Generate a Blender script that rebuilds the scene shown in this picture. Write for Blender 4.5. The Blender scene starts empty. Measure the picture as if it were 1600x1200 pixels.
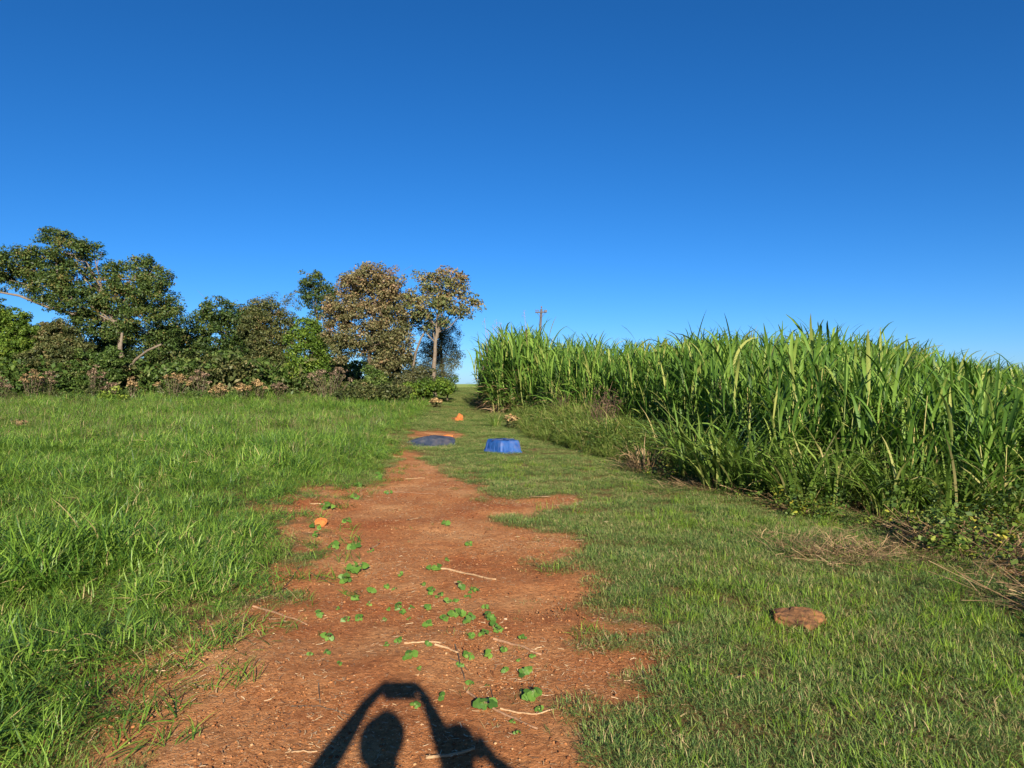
import bpy, math
import numpy as np
from mathutils import Vector, Matrix

# ------------------------------------------------------------------ camera, sky, sun, exposure
scene = bpy.context.scene
COL = scene.collection
F = 1109.0                      # focal length in pixels of the 1600 px wide photograph
H = 1.60                        # eye height of the phone
cam_d = bpy.data.cameras.new('camera')
cam_d.sensor_width = 36.0
cam_d.lens = 36.0 * F / 1600.0
cam_d.clip_start = 0.02
cam_d.clip_end = 9000
cam = bpy.data.objects.new('camera', cam_d)
COL.objects.link(cam)
cam.location = (0, 0, H)
cam.rotation_euler = (math.radians(90), 0, 0)
scene.camera = cam

ANTI = Vector(((612 - 800) / F, 1.0, -466 / F))          # direction the sunlight travels
SUN_DIR = -ANTI.normalized()                             # towards the sun
SUN_EL = math.asin(SUN_DIR.z)
SUN_AZ = math.atan2(SUN_DIR.x, SUN_DIR.y)                # clockwise from +Y

world = bpy.data.worlds.new('World')
scene.world = world
world.use_nodes = True
wn, wl = world.node_tree.nodes, world.node_tree.links
bg = wn['Background']
sky = wn.new('ShaderNodeTexSky')
sky.sky_type = 'NISHITA'
sky.sun_disc = False
sky.sun_elevation = SUN_EL
sky.sun_rotation = SUN_AZ
sky.altitude = 0
sky.air_density = 0.7
sky.dust_density = 0.3
sky.ozone_density = 8.0
hs = wn.new('ShaderNodeHueSaturation')
hs.inputs['Saturation'].default_value = 1.12
wl.new(sky.outputs['Color'], hs.inputs['Color'])
wl.new(hs.outputs['Color'], bg.inputs['Color'])
bg.inputs['Strength'].default_value = 0.061

sun_d = bpy.data.lights.new('sun', 'SUN')
sun_d.energy = 5.0
sun_d.angle = math.radians(0.5)
sun_d.color = (1.0, 0.87, 0.70)
sun = bpy.data.objects.new('sun', sun_d)
COL.objects.link(sun)
sun.rotation_euler = (-SUN_DIR).to_track_quat('-Z', 'Y').to_euler()
sun.location = (20, -60, 40)

scene.view_settings.view_transform = 'Standard'
scene.view_settings.look = 'None'
scene.view_settings.gamma = 1.0
scene.view_settings.use_curve_mapping = False
scene.view_settings.exposure = 1.2
scene.cycles.max_bounces = 6
scene.cycles.diffuse_bounces = 3
scene.cycles.transmission_bounces = 4

# ------------------------------------------------------------------ helpers
RS = np.random.RandomState
PI = math.pi


def sstep(a, b, x):
    t = np.clip((np.asarray(x, float) - a) / (b - a), 0, 1)
    return t * t * (3 - 2 * t)


def _hash(ix, iy, s):
    n = (ix * 374761393 + iy * 668265263 + s * 2147483647) & 0xffffffff
    n = ((n ^ (n >> 13)) * 1274126177) & 0xffffffff
    return ((n ^ (n >> 16)) & 0xffff) / 65535.0


def vnoise(x, y, s=0):
    x = np.asarray(x, float); y = np.asarray(y, float)
    ix = np.floor(x).astype(np.int64); iy = np.floor(y).astype(np.int64)
    fx = x - ix; fy = y - iy
    fx = fx * fx * (3 - 2 * fx); fy = fy * fy * (3 - 2 * fy)
    a = _hash(ix, iy, s); b = _hash(ix + 1, iy, s); c = _hash(ix, iy + 1, s); d = _hash(ix + 1, iy + 1, s)
    return (a * (1 - fx) + b * fx) * (1 - fy) + (c * (1 - fx) + d * fx) * fy


def fbm(x, y, s=0, o=3):
    r = 0; a = 0.5; t = 0
    for k in range(o):
        r = r + a * vnoise(x * 2 ** k, y * 2 ** k, s + k * 7); t += a; a *= 0.5
    return r / t


def px_flat(u, v, z=0.0):
    d = (H - z) * F / (v - 600.0)
    return ((u - 800.0) / F * d, d)


# track outline of bare red earth (photo pixels -> ground)
_dirt_px = [(120, 1212), (150, 1150), (175, 1110), (205, 1070), (270, 1022), (335, 985), (400, 955), (425, 925), (468, 880),
            (445, 835), (432, 803), (500, 770), (560, 758), (600, 744), (612, 728), (606, 715), (612, 704), (640, 702), (662, 716), (700, 736), (738, 757), (775, 787),
            (905, 777), (880, 794), (800, 812), (845, 826), (892, 850), (872, 880), (912, 912), (902, 945), (960, 968),
            (1000, 992), (1025, 1020), (1092, 1048), (1088, 1074), (1000, 1088), (958, 1112), (905, 1150), (880, 1212)]
DIRT = [px_flat(*p) for p in _dirt_px]
DIRT = [(-1.15, -6.0), (-1.55, 1.0)] + DIRT + [(0.35, 1.0), (0.5, -6.0)]
DIRT = np.array(DIRT)


def dirt_sd(x, y):
    """signed distance to the bare earth, positive outside"""
    x = np.asarray(x, float).ravel(); y = np.asarray(y, float).ravel()
    best = np.full(x.shape, 1e9); inside = np.zeros(x.shape, bool)
    n = len(DIRT)
    for i in range(n):
        x0, y0 = DIRT[i]; x1, y1 = DIRT[(i + 1) % n]
        dx, dy = x1 - x0, y1 - y0
        t = np.clip(((x - x0) * dx + (y - y0) * dy) / (dx * dx + dy * dy), 0, 1)
        best = np.minimum(best, np.hypot(x - x0 - t * dx, y - y0 - t * dy))
        c = ((y0 > y) != (y1 > y))
        with np.errstate(divide='ignore', invalid='ignore'):
            xi = dx * (y - y0) / (dy if dy != 0 else 1e-9) + x0
        inside ^= c & (x < xi)
    return np.where(inside, -best, best)


def line_x(pts, z=0.0):
    w = np.array(sorted([px_flat(u, v, z)[::-1] for u, v in pts]))
    return lambda y: np.interp(y, w[:, 0], w[:, 1])


# right edge of the lush grass / left edge of the low bank growth / front of the tall cane
lush_x = line_x([(120, 1212), (205, 1070), (335, 985), (425, 925), (455, 860), (440, 810), (560, 756), (605, 735), (622, 712), (634, 690), (655, 668), (682, 645), (702, 630)])
bank_x = line_x([(1640, 955), (1500, 880), (1350, 828), (1200, 782), (1100, 758), (1000, 730), (900, 706), (822, 688), (800, 665), (772, 645), (752, 633)])
_cf = [(765, 33.5), (800, 29.5), (850, 26.5), (950, 21.5), (1050, 16.8), (1120, 13.8), (1250, 10.3), (1400, 9.1), (1600, 7.9)]
_cfw = sorted([(d, (u - 800) / F * d) for u, d in _cf] + [(7.6, 9.0), (7.0, 14.0)])
_cfd = np.array([a for a, b in _cfw]); _cfx = np.array([b for a, b in _cfw])


def cane_x(y):
    return np.interp(y, _cfd, _cfx, left=99.0, right=-1.0)


def tz(x, y):
    """terrain height"""
    x = np.asarray(x, float); y = np.asarray(y, float)
    z = 1.15 * sstep(14, 78, y)
    near = 1 - sstep(40, 90, np.hypot(x, y))
    cx = np.interp(y, [7.0, 8.2, 9.5, 10.6, 13.8, 16.8, 21.5, 26.5, 29.5, 33.5, 60], [12, 5.9, 5.1, 4.3, 4.0, 3.8, 2.9, 1.2, 0.0, -1.06, -1.6])
    z = z + 0.45 * sstep(-1.6, 2.5, x - cx) * sstep(6, 22, y) * near
    z = z + 0.25 * sstep(0.3, 2.6, -(x + 1.4) + 0 * y) * near * sstep(4, 9, y) * (0.4 + 0.6 * fbm(x * 0.22 + 9, y * 0.22, 3))
    z = z + near * (0.07 * (fbm(x * 0.5, y * 0.5, 11) - 0.5) + 0.05 * (fbm(x * 2.1, y * 2.1, 12) - 0.5) + 0.018 * (fbm(x * 9, y * 9, 13) - 0.5)) * sstep(0.5, 3, np.hypot(x, y))
    return z


def ground_px(u, v):
    """ground point seen at a photo pixel"""
    d = H * F / max(v - 600.0, 3.0)
    for _ in range(30):
        x = (u - 800.0) / F * d
        z = float(tz(x, d))
        d = 0.5 * d + 0.5 * (H - z) * F / max(v - 600.0, 3.0)
    x = (u - 800.0) / F * d
    return Vector((x, d, float(tz(x, d))))


def at(u, v, d):
    return Vector(((u - 800.0) / F * d, d, H - (v - 600.0) / F * d))


def mesh_np(name, V, quads=None, tris=None, attrs=None, mat=None, smooth=False, face_mat=None):
    me = bpy.data.meshes.new(name)
    V = np.asarray(V, np.float32).reshape(-1, 3)
    lo = []; tot = []
    if quads is not None and len(quads):
        lo.append(np.asarray(quads, np.int32).ravel()); tot.append(np.full(len(quads), 4, np.int32))
    if tris is not None and len(tris):
        lo.append(np.asarray(tris, np.int32).ravel()); tot.append(np.full(len(tris), 3, np.int32))
    me.vertices.add(len(V)); me.vertices.foreach_set('co', V.ravel())
    if lo:
        lo = np.concatenate(lo); tot = np.concatenate(tot)
        st = np.concatenate([[0], np.cumsum(tot)[:-1]]).astype(np.int32)
        me.loops.add(len(lo)); me.loops.foreach_set('vertex_index', lo)
        me.polygons.add(len(tot)); me.polygons.foreach_set('loop_start', st)
        if smooth:
            me.polygons.foreach_set('use_smooth', np.ones(len(tot), bool))
        if face_mat is not None:
            me.polygons.foreach_set('material_index', np.asarray(face_mat, np.int32))
    for k, a in (attrs or {}).items():
        a = np.asarray(a)
        if a.ndim == 2:
            t = me.attributes.new(k, 'FLOAT_VECTOR', 'POINT'); t.data.foreach_set('vector', a.astype(np.float32).ravel())
        elif a.dtype.kind == 'i':
            t = me.attributes.new(k, 'INT', 'POINT'); t.data.foreach_set('value', a.astype(np.int32))
        else:
            t = me.attributes.new(k, 'FLOAT', 'POINT'); t.data.foreach_set('value', a.astype(np.float32))
    for m in (mat if isinstance(mat, (list, tuple)) else [mat]):
        if m is not None:
            me.materials.append(m)
    me.update(calc_edges=True)
    return me


def obj(name, me, parent=None, loc=None, rz=None):
    o = bpy.data.objects.new(name, me)
    COL.objects.link(o)
    if parent is not None:
        o.parent = parent
    if loc is not None:
        o.location = loc
    if rz is not None:
        o.rotation_euler = (0, 0, rz)
    return o


def tag(o, label=None, cat=None, group=None, kind=None):
    if label: o['label'] = label
    if cat: o['category'] = cat
    if group: o['group'] = group
    if kind: o['kind'] = kind
    return o


class Acc:
    """collects vertices and faces of one mesh"""
    def __init__(s):
        s.V = []; s.Q = []; s.T = []; s.A = []; s.B = []; s.n = 0; s.M = []

    def add(s, V, Q=None, T=None, tint=0.5, tt=0.5):
        V = np.asarray(V, float).reshape(-1, 3)
        s.V.append(V)
        if Q is not None and len(Q): s.Q.append(np.asarray(Q) + s.n)
        if T is not None and len(T): s.T.append(np.asarray(T) + s.n)
        s.A.append(np.broadcast_to(np.asarray(tint, float), (len(V),)))
        s.B.append(np.broadcast_to(np.asarray(tt, float), (len(V),)))
        s.n += len(V)

    def mesh(s, name, mat, smooth=False):
        return mesh_np(name, np.concatenate(s.V), np.concatenate(s.Q) if s.Q else None, np.concatenate(s.T) if s.T else None,
                       {'tint': np.concatenate(s.A), 'tt': np.concatenate(s.B)}, mat, smooth)


def tube(acc, pts, radii, n=6, tint=0.5, cap=True):
    pts = [Vector(p) for p in pts]
    V = []; m = len(pts)
    up = Vector((0.13, 0.31, 0.94))
    for i, p in enumerate(pts):
        d = (pts[min(i + 1, m - 1)] - pts[max(i - 1, 0)])
        if d.length < 1e-9: d = Vector((0, 0, 1))
        d.normalize()
        a = d.cross(up)
        if a.length < 0.05: a = d.cross(Vector((1, 0, 0)))
        a.normalize(); b = d.cross(a)
        for k in range(n):
            t = 2 * PI * k / n
            V.append(p + (a * math.cos(t) + b * math.sin(t)) * radii[i])
    Q = [[i * n + k, i * n + (k + 1) % n, (i + 1) * n + (k + 1) % n, (i + 1) * n + k] for i in range(m - 1) for k in range(n)]
    T = []
    if cap:
        for i0, p in ((0, pts[0]), ((m - 1) * n, pts[-1])):
            c = len(V); V.append(p)
            T += [[i0 + k, i0 + (k + 1) % n, c] for k in range(n)]
    acc.add([tuple(v) for v in V], Q, T, tint)


def blades(acc, rng, base, az, L, W, tilt, curl, S=4, p=1.4, tint=None, shape='grass', twist=0.25, fold=0.0):
    base = np.asarray(base, float).reshape(-1, 3); N = len(base)
    bc = lambda a: np.broadcast_to(np.asarray(a, float), (N,))
    az, L, W, tilt, curl = map(bc, (az, L, W, tilt, curl))
    t = np.linspace(0, 1, S + 1)
    tm = (t[1:] + t[:-1]) / 2
    ang = tilt[:, None] + curl[:, None] * tm[None] ** p
    ds = (L / S)[:, None]
    r = np.concatenate([np.zeros((N, 1)), np.cumsum(np.sin(ang) * ds, 1)], 1)
    z = np.concatenate([np.zeros((N, 1)), np.cumsum(np.cos(ang) * ds, 1)], 1)
    wob = rng.normal(0, 0.05, N)
    az2 = az[:, None] + wob[:, None] * t[None] * 6
    P = np.stack([base[:, :1] + r * np.cos(az2), base[:, 1:2] + r * np.sin(az2), base[:, 2:] + z], -1)
    tw = rng.normal(0, twist, N)[:, None] + rng.normal(0, twist, N)[:, None] * t[None]
    side = np.stack([-np.sin(az2) * np.cos(tw), np.cos(az2) * np.cos(tw), np.sin(tw)], -1)
    if shape == 'grass':
        w = np.minimum(1, 0.65 + 1.2 * t) * np.clip(1 - t, 0, 1) ** 0.6
    elif shape == 'straw':
        w = np.ones_like(t) * 0.8
    else:
        w = (np.sin(PI * np.clip(t * 0.86 + 0.13, 0, 1)) ** 0.65)
    w = np.maximum(w, 0.06)
    hw = (W[:, None] * w[None])[..., None] * 0.5
    ti = rng.rand(N) if tint is None else bc(tint)
    k = np.arange(N)[:, None]
    s = np.arange(S)[None]
    if fold > 0:
        up = np.stack([-np.cos(ang.mean(1)) * np.cos(az), -np.cos(ang.mean(1)) * np.sin(az), np.sin(ang.mean(1))], -1)[:, None] * fold
        V = np.stack([P - side * hw + up * hw, P, P + side * hw + up * hw], 2)   # N,S+1,3,3
        b0 = (k * (S + 1) + s) * 3
        Q = np.concatenate([np.stack([b0, b0 + 1, b0 + 4, b0 + 3], -1).reshape(-1, 4), np.stack([b0 + 1, b0 + 2, b0 + 5, b0 + 4], -1).reshape(-1, 4)])
        m = 3
    else:
        V = np.stack([P - side * hw, P + side * hw], 2)
        b0 = (k * (S + 1) + s) * 2
        Q = np.stack([b0, b0 + 1, b0 + 3, b0 + 2], -1).reshape(-1, 4)
        m = 2
    acc.add(V.reshape(-1, 3), Q, None, np.repeat(ti, (S + 1) * m), np.tile(np.repeat(t, m), N))
    return P[:, -1]


# ------------------------------------------------------------------ materials
def new_mat(name):
    m = bpy.data.materials.new(name); m.use_nodes = True
    nt = m.node_tree
    return m, nt.nodes, nt.links, nt.nodes['Principled BSDF']


def ramp(nodes, stops, interp='LINEAR'):
    r = nodes.new('ShaderNodeValToRGB'); e = r.color_ramp.elements
    r.color_ramp.interpolation = interp
    while len(e) < len(stops): e.new(0.5)
    for el, (p, c) in zip(e, stops):
        el.position = p; el.color = (*c, 1)
    return r


def math_node(nodes, links, op, a, b=None, c=None, clamp=False):
    n = nodes.new('ShaderNodeMath'); n.operation = op; n.use_clamp = clamp
    for i, v in enumerate((a, b, c)):
        if v is None: continue
        if isinstance(v, (int, float)): n.inputs[i].default_value = v
        else: links.new(v, n.inputs[i])
    return n.outputs[0]


def leaf_mat(name, stops, trans=0.25, rough=0.55, spec=0.3, inst=0.25, patch=0.3, patch_scale=0.5, tip=None, tipmix=0.5, base=None):
    """foliage: tint attribute per blade + per-instance random + slow variation over the place"""
    m, N, L, bs = new_mat(name)
    a = N.new('ShaderNodeAttribute'); a.attribute_name = 'tint'
    oi = N.new('ShaderNodeObjectInfo')
    g = N.new('ShaderNodeNewGeometry')
    nz = N.new('ShaderNodeTexNoise'); nz.inputs['Scale'].default_value = patch_scale; nz.inputs['Detail'].default_value = 3
    L.new(g.outputs['Position'], nz.inputs['Vector'])
    f = math_node(N, L, 'MULTIPLY_ADD', oi.outputs['Random'], inst, a.outputs['Fac'])
    f = math_node(N, L, 'MULTIPLY_ADD', nz.outputs['Fac'], patch * 2, f)
    f = math_node(N, L, 'SUBTRACT', f, inst * 0.5 + patch, clamp=True)
    r = ramp(N, stops); L.new(f, r.inputs['Fac'])
    col = r.outputs['Color']
    if tip is not None or base is not None:
        b = N.new('ShaderNodeAttribute'); b.attribute_name = 'tt'
        if tip is not None:
            mx = N.new('ShaderNodeMixRGB'); mx.inputs[2].default_value = (*tip, 1)
            k = math_node(N, L, 'POWER', b.outputs['Fac'], 2.5); k = math_node(N, L, 'MULTIPLY', k, tipmix)
            L.new(k, mx.inputs[0]); L.new(col, mx.inputs[1]); col = mx.outputs[0]
        if base is not None:
            mx = N.new('ShaderNodeMixRGB'); mx.inputs[2].default_value = (*base, 1)
            k = math_node(N, L, 'SUBTRACT', 1.0, b.outputs['Fac']); k = math_node(N, L, 'POWER', k, 4.0); k = math_node(N, L, 'MULTIPLY', k, 0.8)
            L.new(k, mx.inputs[0]); L.new(col, mx.inputs[1]); col = mx.outputs[0]
    L.new(col, bs.inputs['Base Color'])
    bs.inputs['Roughness'].default_value = rough
    bs.inputs['Specular IOR Level'].default_value = spec
    if trans > 0:
        tr = N.new('ShaderNodeBsdfTranslucent'); mix = N.new('ShaderNodeMixShader'); mix.inputs[0].default_value = trans
        hsv = N.new('ShaderNodeHueSaturation'); hsv.inputs['Saturation'].default_value = 1.15; hsv.inputs['Value'].default_value = 1.3
        L.new(col, hsv.inputs['Color']); L.new(hsv.outputs[0], tr.inputs['Color'])
        L.new(bs.outputs[0], mix.inputs[1]); L.new(tr.outputs[0], mix.inputs[2])
        L.new(mix.outputs[0], N['Material Output'].inputs['Surface'])
    return m


def solid_mat(name, c1, c2, scale=6.0, rough=0.8, bump=0.3, bscale=None, spec=0.3, detail=5):
    m, N, L, bs = new_mat(name)
    tc = N.new('ShaderNodeTexCoord')
    nz = N.new('ShaderNodeTexNoise'); nz.inputs['Scale'].default_value = scale; nz.inputs['Detail'].default_value = detail
    nz.inputs['Roughness'].default_value = 0.65
    L.new(tc.outputs['Object'], nz.inputs['Vector'])
    r = ramp(N, [(0.3, c1), (0.7, c2)]); L.new(nz.outputs['Fac'], r.inputs['Fac']); L.new(r.outputs[0], bs.inputs['Base Color'])
    bs.inputs['Roughness'].default_value = rough; bs.inputs['Specular IOR Level'].default_value = spec
    if bump:
        n2 = N.new('ShaderNodeTexNoise'); n2.inputs['Scale'].default_value = bscale or scale * 3; n2.inputs['Detail'].default_value = 6
        L.new(tc.outputs['Object'], n2.inputs['Vector'])
        b = N.new('ShaderNodeBump'); b.inputs['Strength'].default_value = bump; b.inputs['Distance'].default_value = 0.02
        L.new(n2.outputs['Fac'], b.inputs['Height']); L.new(b.outputs[0], bs.inputs['Normal'])
    return m


def ground_mat():
    m, N, L, bs = new_mat('red_earth')
    g = N.new('ShaderNodeNewGeometry'); P = g.outputs['Position']

    def noise(s, d=4, r=0.55):
        n = N.new('ShaderNodeTexNoise'); n.inputs['Scale'].default_value = s; n.inputs['Detail'].default_value = d; n.inputs['Roughness'].default_value = r
        L.new(P, n.inputs['Vector']); return n.outputs['Fac']

    def mix(f, a, b):
        x = N.new('ShaderNodeMixRGB')
        for i, v in ((0, f), (1, a), (2, b)):
            if isinstance(v, tuple): x.inputs[i].default_value = (*v, 1)
            elif isinstance(v, (int, float)): x.inputs[i].default_value = v
            else: L.new(v, x.inputs[i])
        return x.outputs[0]
    big = ramp(N, [(0.34, (0.34, 0.115, 0.040)), (0.50, (0.43, 0.185, 0.070)), (0.66, (0.53, 0.275, 0.118))])
    L.new(noise(0.9, 5, 0.6), big.inputs['Fac'])
    med = ramp(N, [(0.33, (0.36, 0.32, 0.30)), (0.58, (1.0, 1.0, 1.0))]); L.new(noise(24, 6, 0.7), med.inputs['Fac'])
    c = N.new('ShaderNodeMixRGB'); c.blend_type = 'MULTIPLY'; c.inputs[0].default_value = 0.75
    L.new(big.outputs[0], c.inputs[1]); L.new(med.outputs[0], c.inputs[2])
    # crumbs of straw and pale grit trodden into the soil
    v = N.new('ShaderNodeTexVoronoi'); v.inputs['Scale'].default_value = 75; v.inputs['Randomness'].default_value = 1; L.new(P, v.inputs['Vector'])
    k = math_node(N, L, 'LESS_THAN', v.outputs['Distance'], 0.30)
    sep = N.new('ShaderNodeSeparateColor'); L.new(v.outputs['Color'], sep.inputs[0])
    k2 = math_node(N, L, 'GREATER_THAN', sep.outputs[0], 0.45)
    patch = ramp(N, [(0.38, (0.1, 0.1, 0.1)), (0.6, (0.85, 0.85, 0.85))]); L.new(noise(0.8, 4, 0.6), patch.inputs['Fac'])
    k = math_node(N, L, 'MULTIPLY', k, k2); k = math_node(N, L, 'MULTIPLY', k, patch.outputs[0])
    fl = ramp(N, [(0.0, (0.16, 0.06, 0.03)), (0.35, (0.45, 0.22, 0.11)), (1.0, (0.62, 0.42, 0.24))]); L.new(sep.outputs[1], fl.inputs['Fac'])
    col = mix(k, c.outputs[0], fl.outputs[0])
    # earth under turf: brown thatch
    a = N.new('ShaderNodeAttribute'); a.attribute_name = 'grass'
    th = ramp(N, [(0.3, (0.055, 0.062, 0.022)), (0.7, (0.135, 0.115, 0.045))]); L.new(noise(14, 5), th.inputs['Fac'])
    kk = math_node(N, L, 'MULTIPLY', a.outputs['Fac'], 0.85)
    col = mix(kk, col, th.outputs[0])
    # pasture far beyond the crest
    a2 = N.new('ShaderNodeAttribute'); a2.attribute_name = 'far'
    fr = ramp(N, [(0.35, (0.20, 0.29, 0.06)), (0.7, (0.34, 0.38, 0.11))]); L.new(noise(0.06, 4), fr.inputs['Fac'])
    col = mix(a2.outputs['Fac'], col, fr.outputs[0])
    L.new(col, bs.inputs['Base Color'])
    bs.inputs['Roughness'].default_value = 0.95; bs.inputs['Specular IOR Level'].default_value = 0.1
    b1 = N.new('ShaderNodeBump'); b1.inputs['Strength'].default_value = 0.9; b1.inputs['Distance'].default_value = 0.028; L.new(noise(28, 8, 0.72), b1.inputs['Height'])
    b2 = N.new('ShaderNodeBump'); b2.inputs['Strength'].default_value = 0.5; b2.inputs['Distance'].default_value = 0.006
    L.new(v.outputs['Distance'], b2.inputs['Height']); L.new(b1.outputs[0], b2.inputs['Normal']); L.new(b2.outputs[0], bs.inputs['Normal'])
    return m


# ------------------------------------------------------------------ ground
def axis(parts):
    out = []
    for a, b, s in parts:
        n = max(1, int(round((b - a) / s))); out.append(np.linspace(a, b, n, endpoint=False))
    return np.concatenate(out + [[parts[-1][1]]])


gx = axis([(-3500, -600, 600), (-600, -150, 90), (-150, -50, 10), (-50, -14, 1.5), (-14, -5, 0.22), (-5, -3, 0.1), (-3, 2.2, 0.05), (2.2, 5, 0.1), (5, 14, 0.22), (14, 50, 1.5), (50, 150, 10), (150, 600, 90), (600, 3500, 600)])
gy = axis([(-400, -60, 60), (-60, -10, 5), (-10, 2, 0.3), (2, 8, 0.05), (8, 14, 0.1), (14, 30, 0.25), (30, 80, 1.2), (80, 160, 8), (160, 700, 60), (700, 7000, 700)])
GX, GY = np.meshgrid(gx, gy)
GZ = tz(GX, GY)


def grass_mask(x, y):
    x = np.asarray(x, float).ravel(); y = np.asarray(y, float).ravel()
    sd = dirt_sd(x, y)
    n = fbm(x * 1.6, y * 1.6, 21) - 0.5
    n2 = fbm(x * 6, y * 6, 22, 2) - 0.5
    g = sstep(-0.30, 0.32, sd + n * 1.0 + n2 * 0.7)
    # bare scars further up the track
    for (u, v, rx, ry, k) in ((690, 683, 48, 6, 1.0), (650, 690, 30, 4, .6), (715, 662, 14, 4, .7), (880, 782, 26, 9, .9), (1560, 862, 50, 22, .9), (1590, 900, 40, 20, .8), (700, 633, 10, 3, .5), (985, 1010, 60, 26, .5)):
        cx, cy = px_flat(u, v); sx = rx / F * cy; sy = abs(px_flat(u, v - ry)[1] - cy)
        q = np.hypot((x - cx) / sx, (y - cy) / sy)
        g = g * (1 - k * (1 - sstep(0.5, 1.3, q + n2 * 0.7)))
    return g


GM = grass_mask(GX, GY)
FAR = sstep(70, 120, GY).ravel()
nxg, nyg = len(gx), len(gy)
ii, jj = np.meshgrid(np.arange(nxg - 1), np.arange(nyg - 1))
b0 = (jj * nxg + ii).ravel()
gq = np.stack([b0, b0 + 1, b0 + nxg + 1, b0 + nxg], -1)
ground = obj('ground', mesh_np('ground', np.stack([GX, GY, GZ], -1), gq, None, {'grass': GM, 'far': FAR}, ground_mat(), smooth=True))
tag(ground, kind='structure')
# ------------------------------------------------------------------ trees and shrubs behind the pasture
M = {}
M['bark'] = solid_mat('bark', (0.06, 0.045, 0.03), (0.15, 0.115, 0.08), 5, 0.9, 0.6)
M['pale_bark'] = solid_mat('pale_bark', (0.10, 0.08, 0.058), (0.19, 0.155, 0.115), 5, 0.9, 0.5)
M['leaf_dark'] = leaf_mat('leaf_dark', [(0.0, (0.018, 0.038, 0.010)), (0.45, (0.048, 0.090, 0.019)), (0.8, (0.100, 0.130, 0.030)), (1.0, (0.17, 0.13, 0.045))], 0.18, patch_scale=0.35)
M['leaf_olive'] = leaf_mat('leaf_olive', [(0.0, (0.030, 0.045, 0.014)), (0.45, (0.075, 0.095, 0.028)), (0.8, (0.13, 0.125, 0.045)), (1.0, (0.20, 0.15, 0.07))], 0.18, patch_scale=0.4)
M['leaf_brown'] = leaf_mat('leaf_brown', [(0.0, (0.042, 0.056, 0.019)), (0.35, (0.105, 0.112, 0.042)), (0.7, (0.175, 0.152, 0.070)), (1.0, (0.21, 0.135, 0.072))], 0.15, patch_scale=0.5, patch=0.4)
M['leaf_russet'] = leaf_mat('leaf_russet', [(0.0, (0.036, 0.058, 0.018)), (0.4, (0.105, 0.130, 0.042)), (0.7, (0.19, 0.17, 0.075)), (1.0, (0.24, 0.15, 0.075))], 0.15, patch_scale=0.5, patch=0.35)
M['leaf_bright'] = leaf_mat('leaf_bright', [(0.0, (0.035, 0.075, 0.010)), (0.5, (0.095, 0.17, 0.020)), (1.0, (0.19, 0.24, 0.035))], 0.22, patch_scale=0.4)
M['leaf_mid'] = leaf_mat('leaf_mid', [(0.0, (0.028, 0.060, 0.012)), (0.5, (0.070, 0.125, 0.024)), (1.0, (0.13, 0.165, 0.040))], 0.2, patch_scale=0.4)
M['leaf_fine'] = leaf_mat('leaf_fine', [(0.0, (0.030, 0.042, 0.018)), (0.5, (0.075, 0.085, 0.034)), (1.0, (0.14, 0.13, 0.055))], 0.15, patch_scale=0.5)
M['dry_flower'] = leaf_mat('dry_flower', [(0.0, (0.16, 0.115, 0.055)), (0.5, (0.30, 0.21, 0.10)), (1.0, (0.40, 0.27, 0.12))], 0.1, patch=0.35, patch_scale=0.4)
M['dry_mauve'] = leaf_mat('dry_mauve', [(0.0, (0.09, 0.07, 0.045)), (0.5, (0.19, 0.14, 0.09)), (1.0, (0.29, 0.20, 0.135))], 0.1, patch=0.2)
M['dead'] = leaf_mat('dead_twigs', [(0.0, (0.035, 0.022, 0.018)), (0.5, (0.085, 0.050, 0.038)), (1.0, (0.16, 0.10, 0.065))], 0.0, patch=0.1)


def leaf_cloud(acc, rng, C, R, n, size, out=None, upb=0.5, tint_mu=0.5, tint_sd=0.18, flat=0.75, aspect=0.5):
    """n leaf faces round a clump centre"""
    d = rng.normal(size=(n, 3)); d /= np.linalg.norm(d, axis=1)[:, None]
    r = rng.rand(n) ** 0.45
    P = C + d * r[:, None] * np.array([R, R, R * flat])
    nr = d * 0.6 + rng.normal(size=(n, 3)) * 0.55 + np.array([0, 0, upb])
    nr /= np.linalg.norm(nr, axis=1)[:, None]
    a = np.cross(nr, rng.normal(size=(n, 3))); a /= np.linalg.norm(a, axis=1)[:, None] + 1e-9
    b = np.cross(nr, a)
    L = size * rng.uniform(0.4, 1.45, n)[:, None]; W = L * aspect
    V = np.stack([P - a * L * 0.5, P + b * W * 0.5 - a * L * 0.05 + nr * L * 0.10, P + a * L * 0.5 - nr * L * 0.12, P - b * W * 0.5 - a * L * 0.05 + nr * L * 0.10], 1)
    q = np.arange(n)[:, None] * 4 + np.arange(4)[None]
    t = np.clip(rng.normal(tint_mu, tint_sd, n), 0, 1)
    acc.add(V.reshape(-1, 3), q, None, np.repeat(t, 4))


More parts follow.
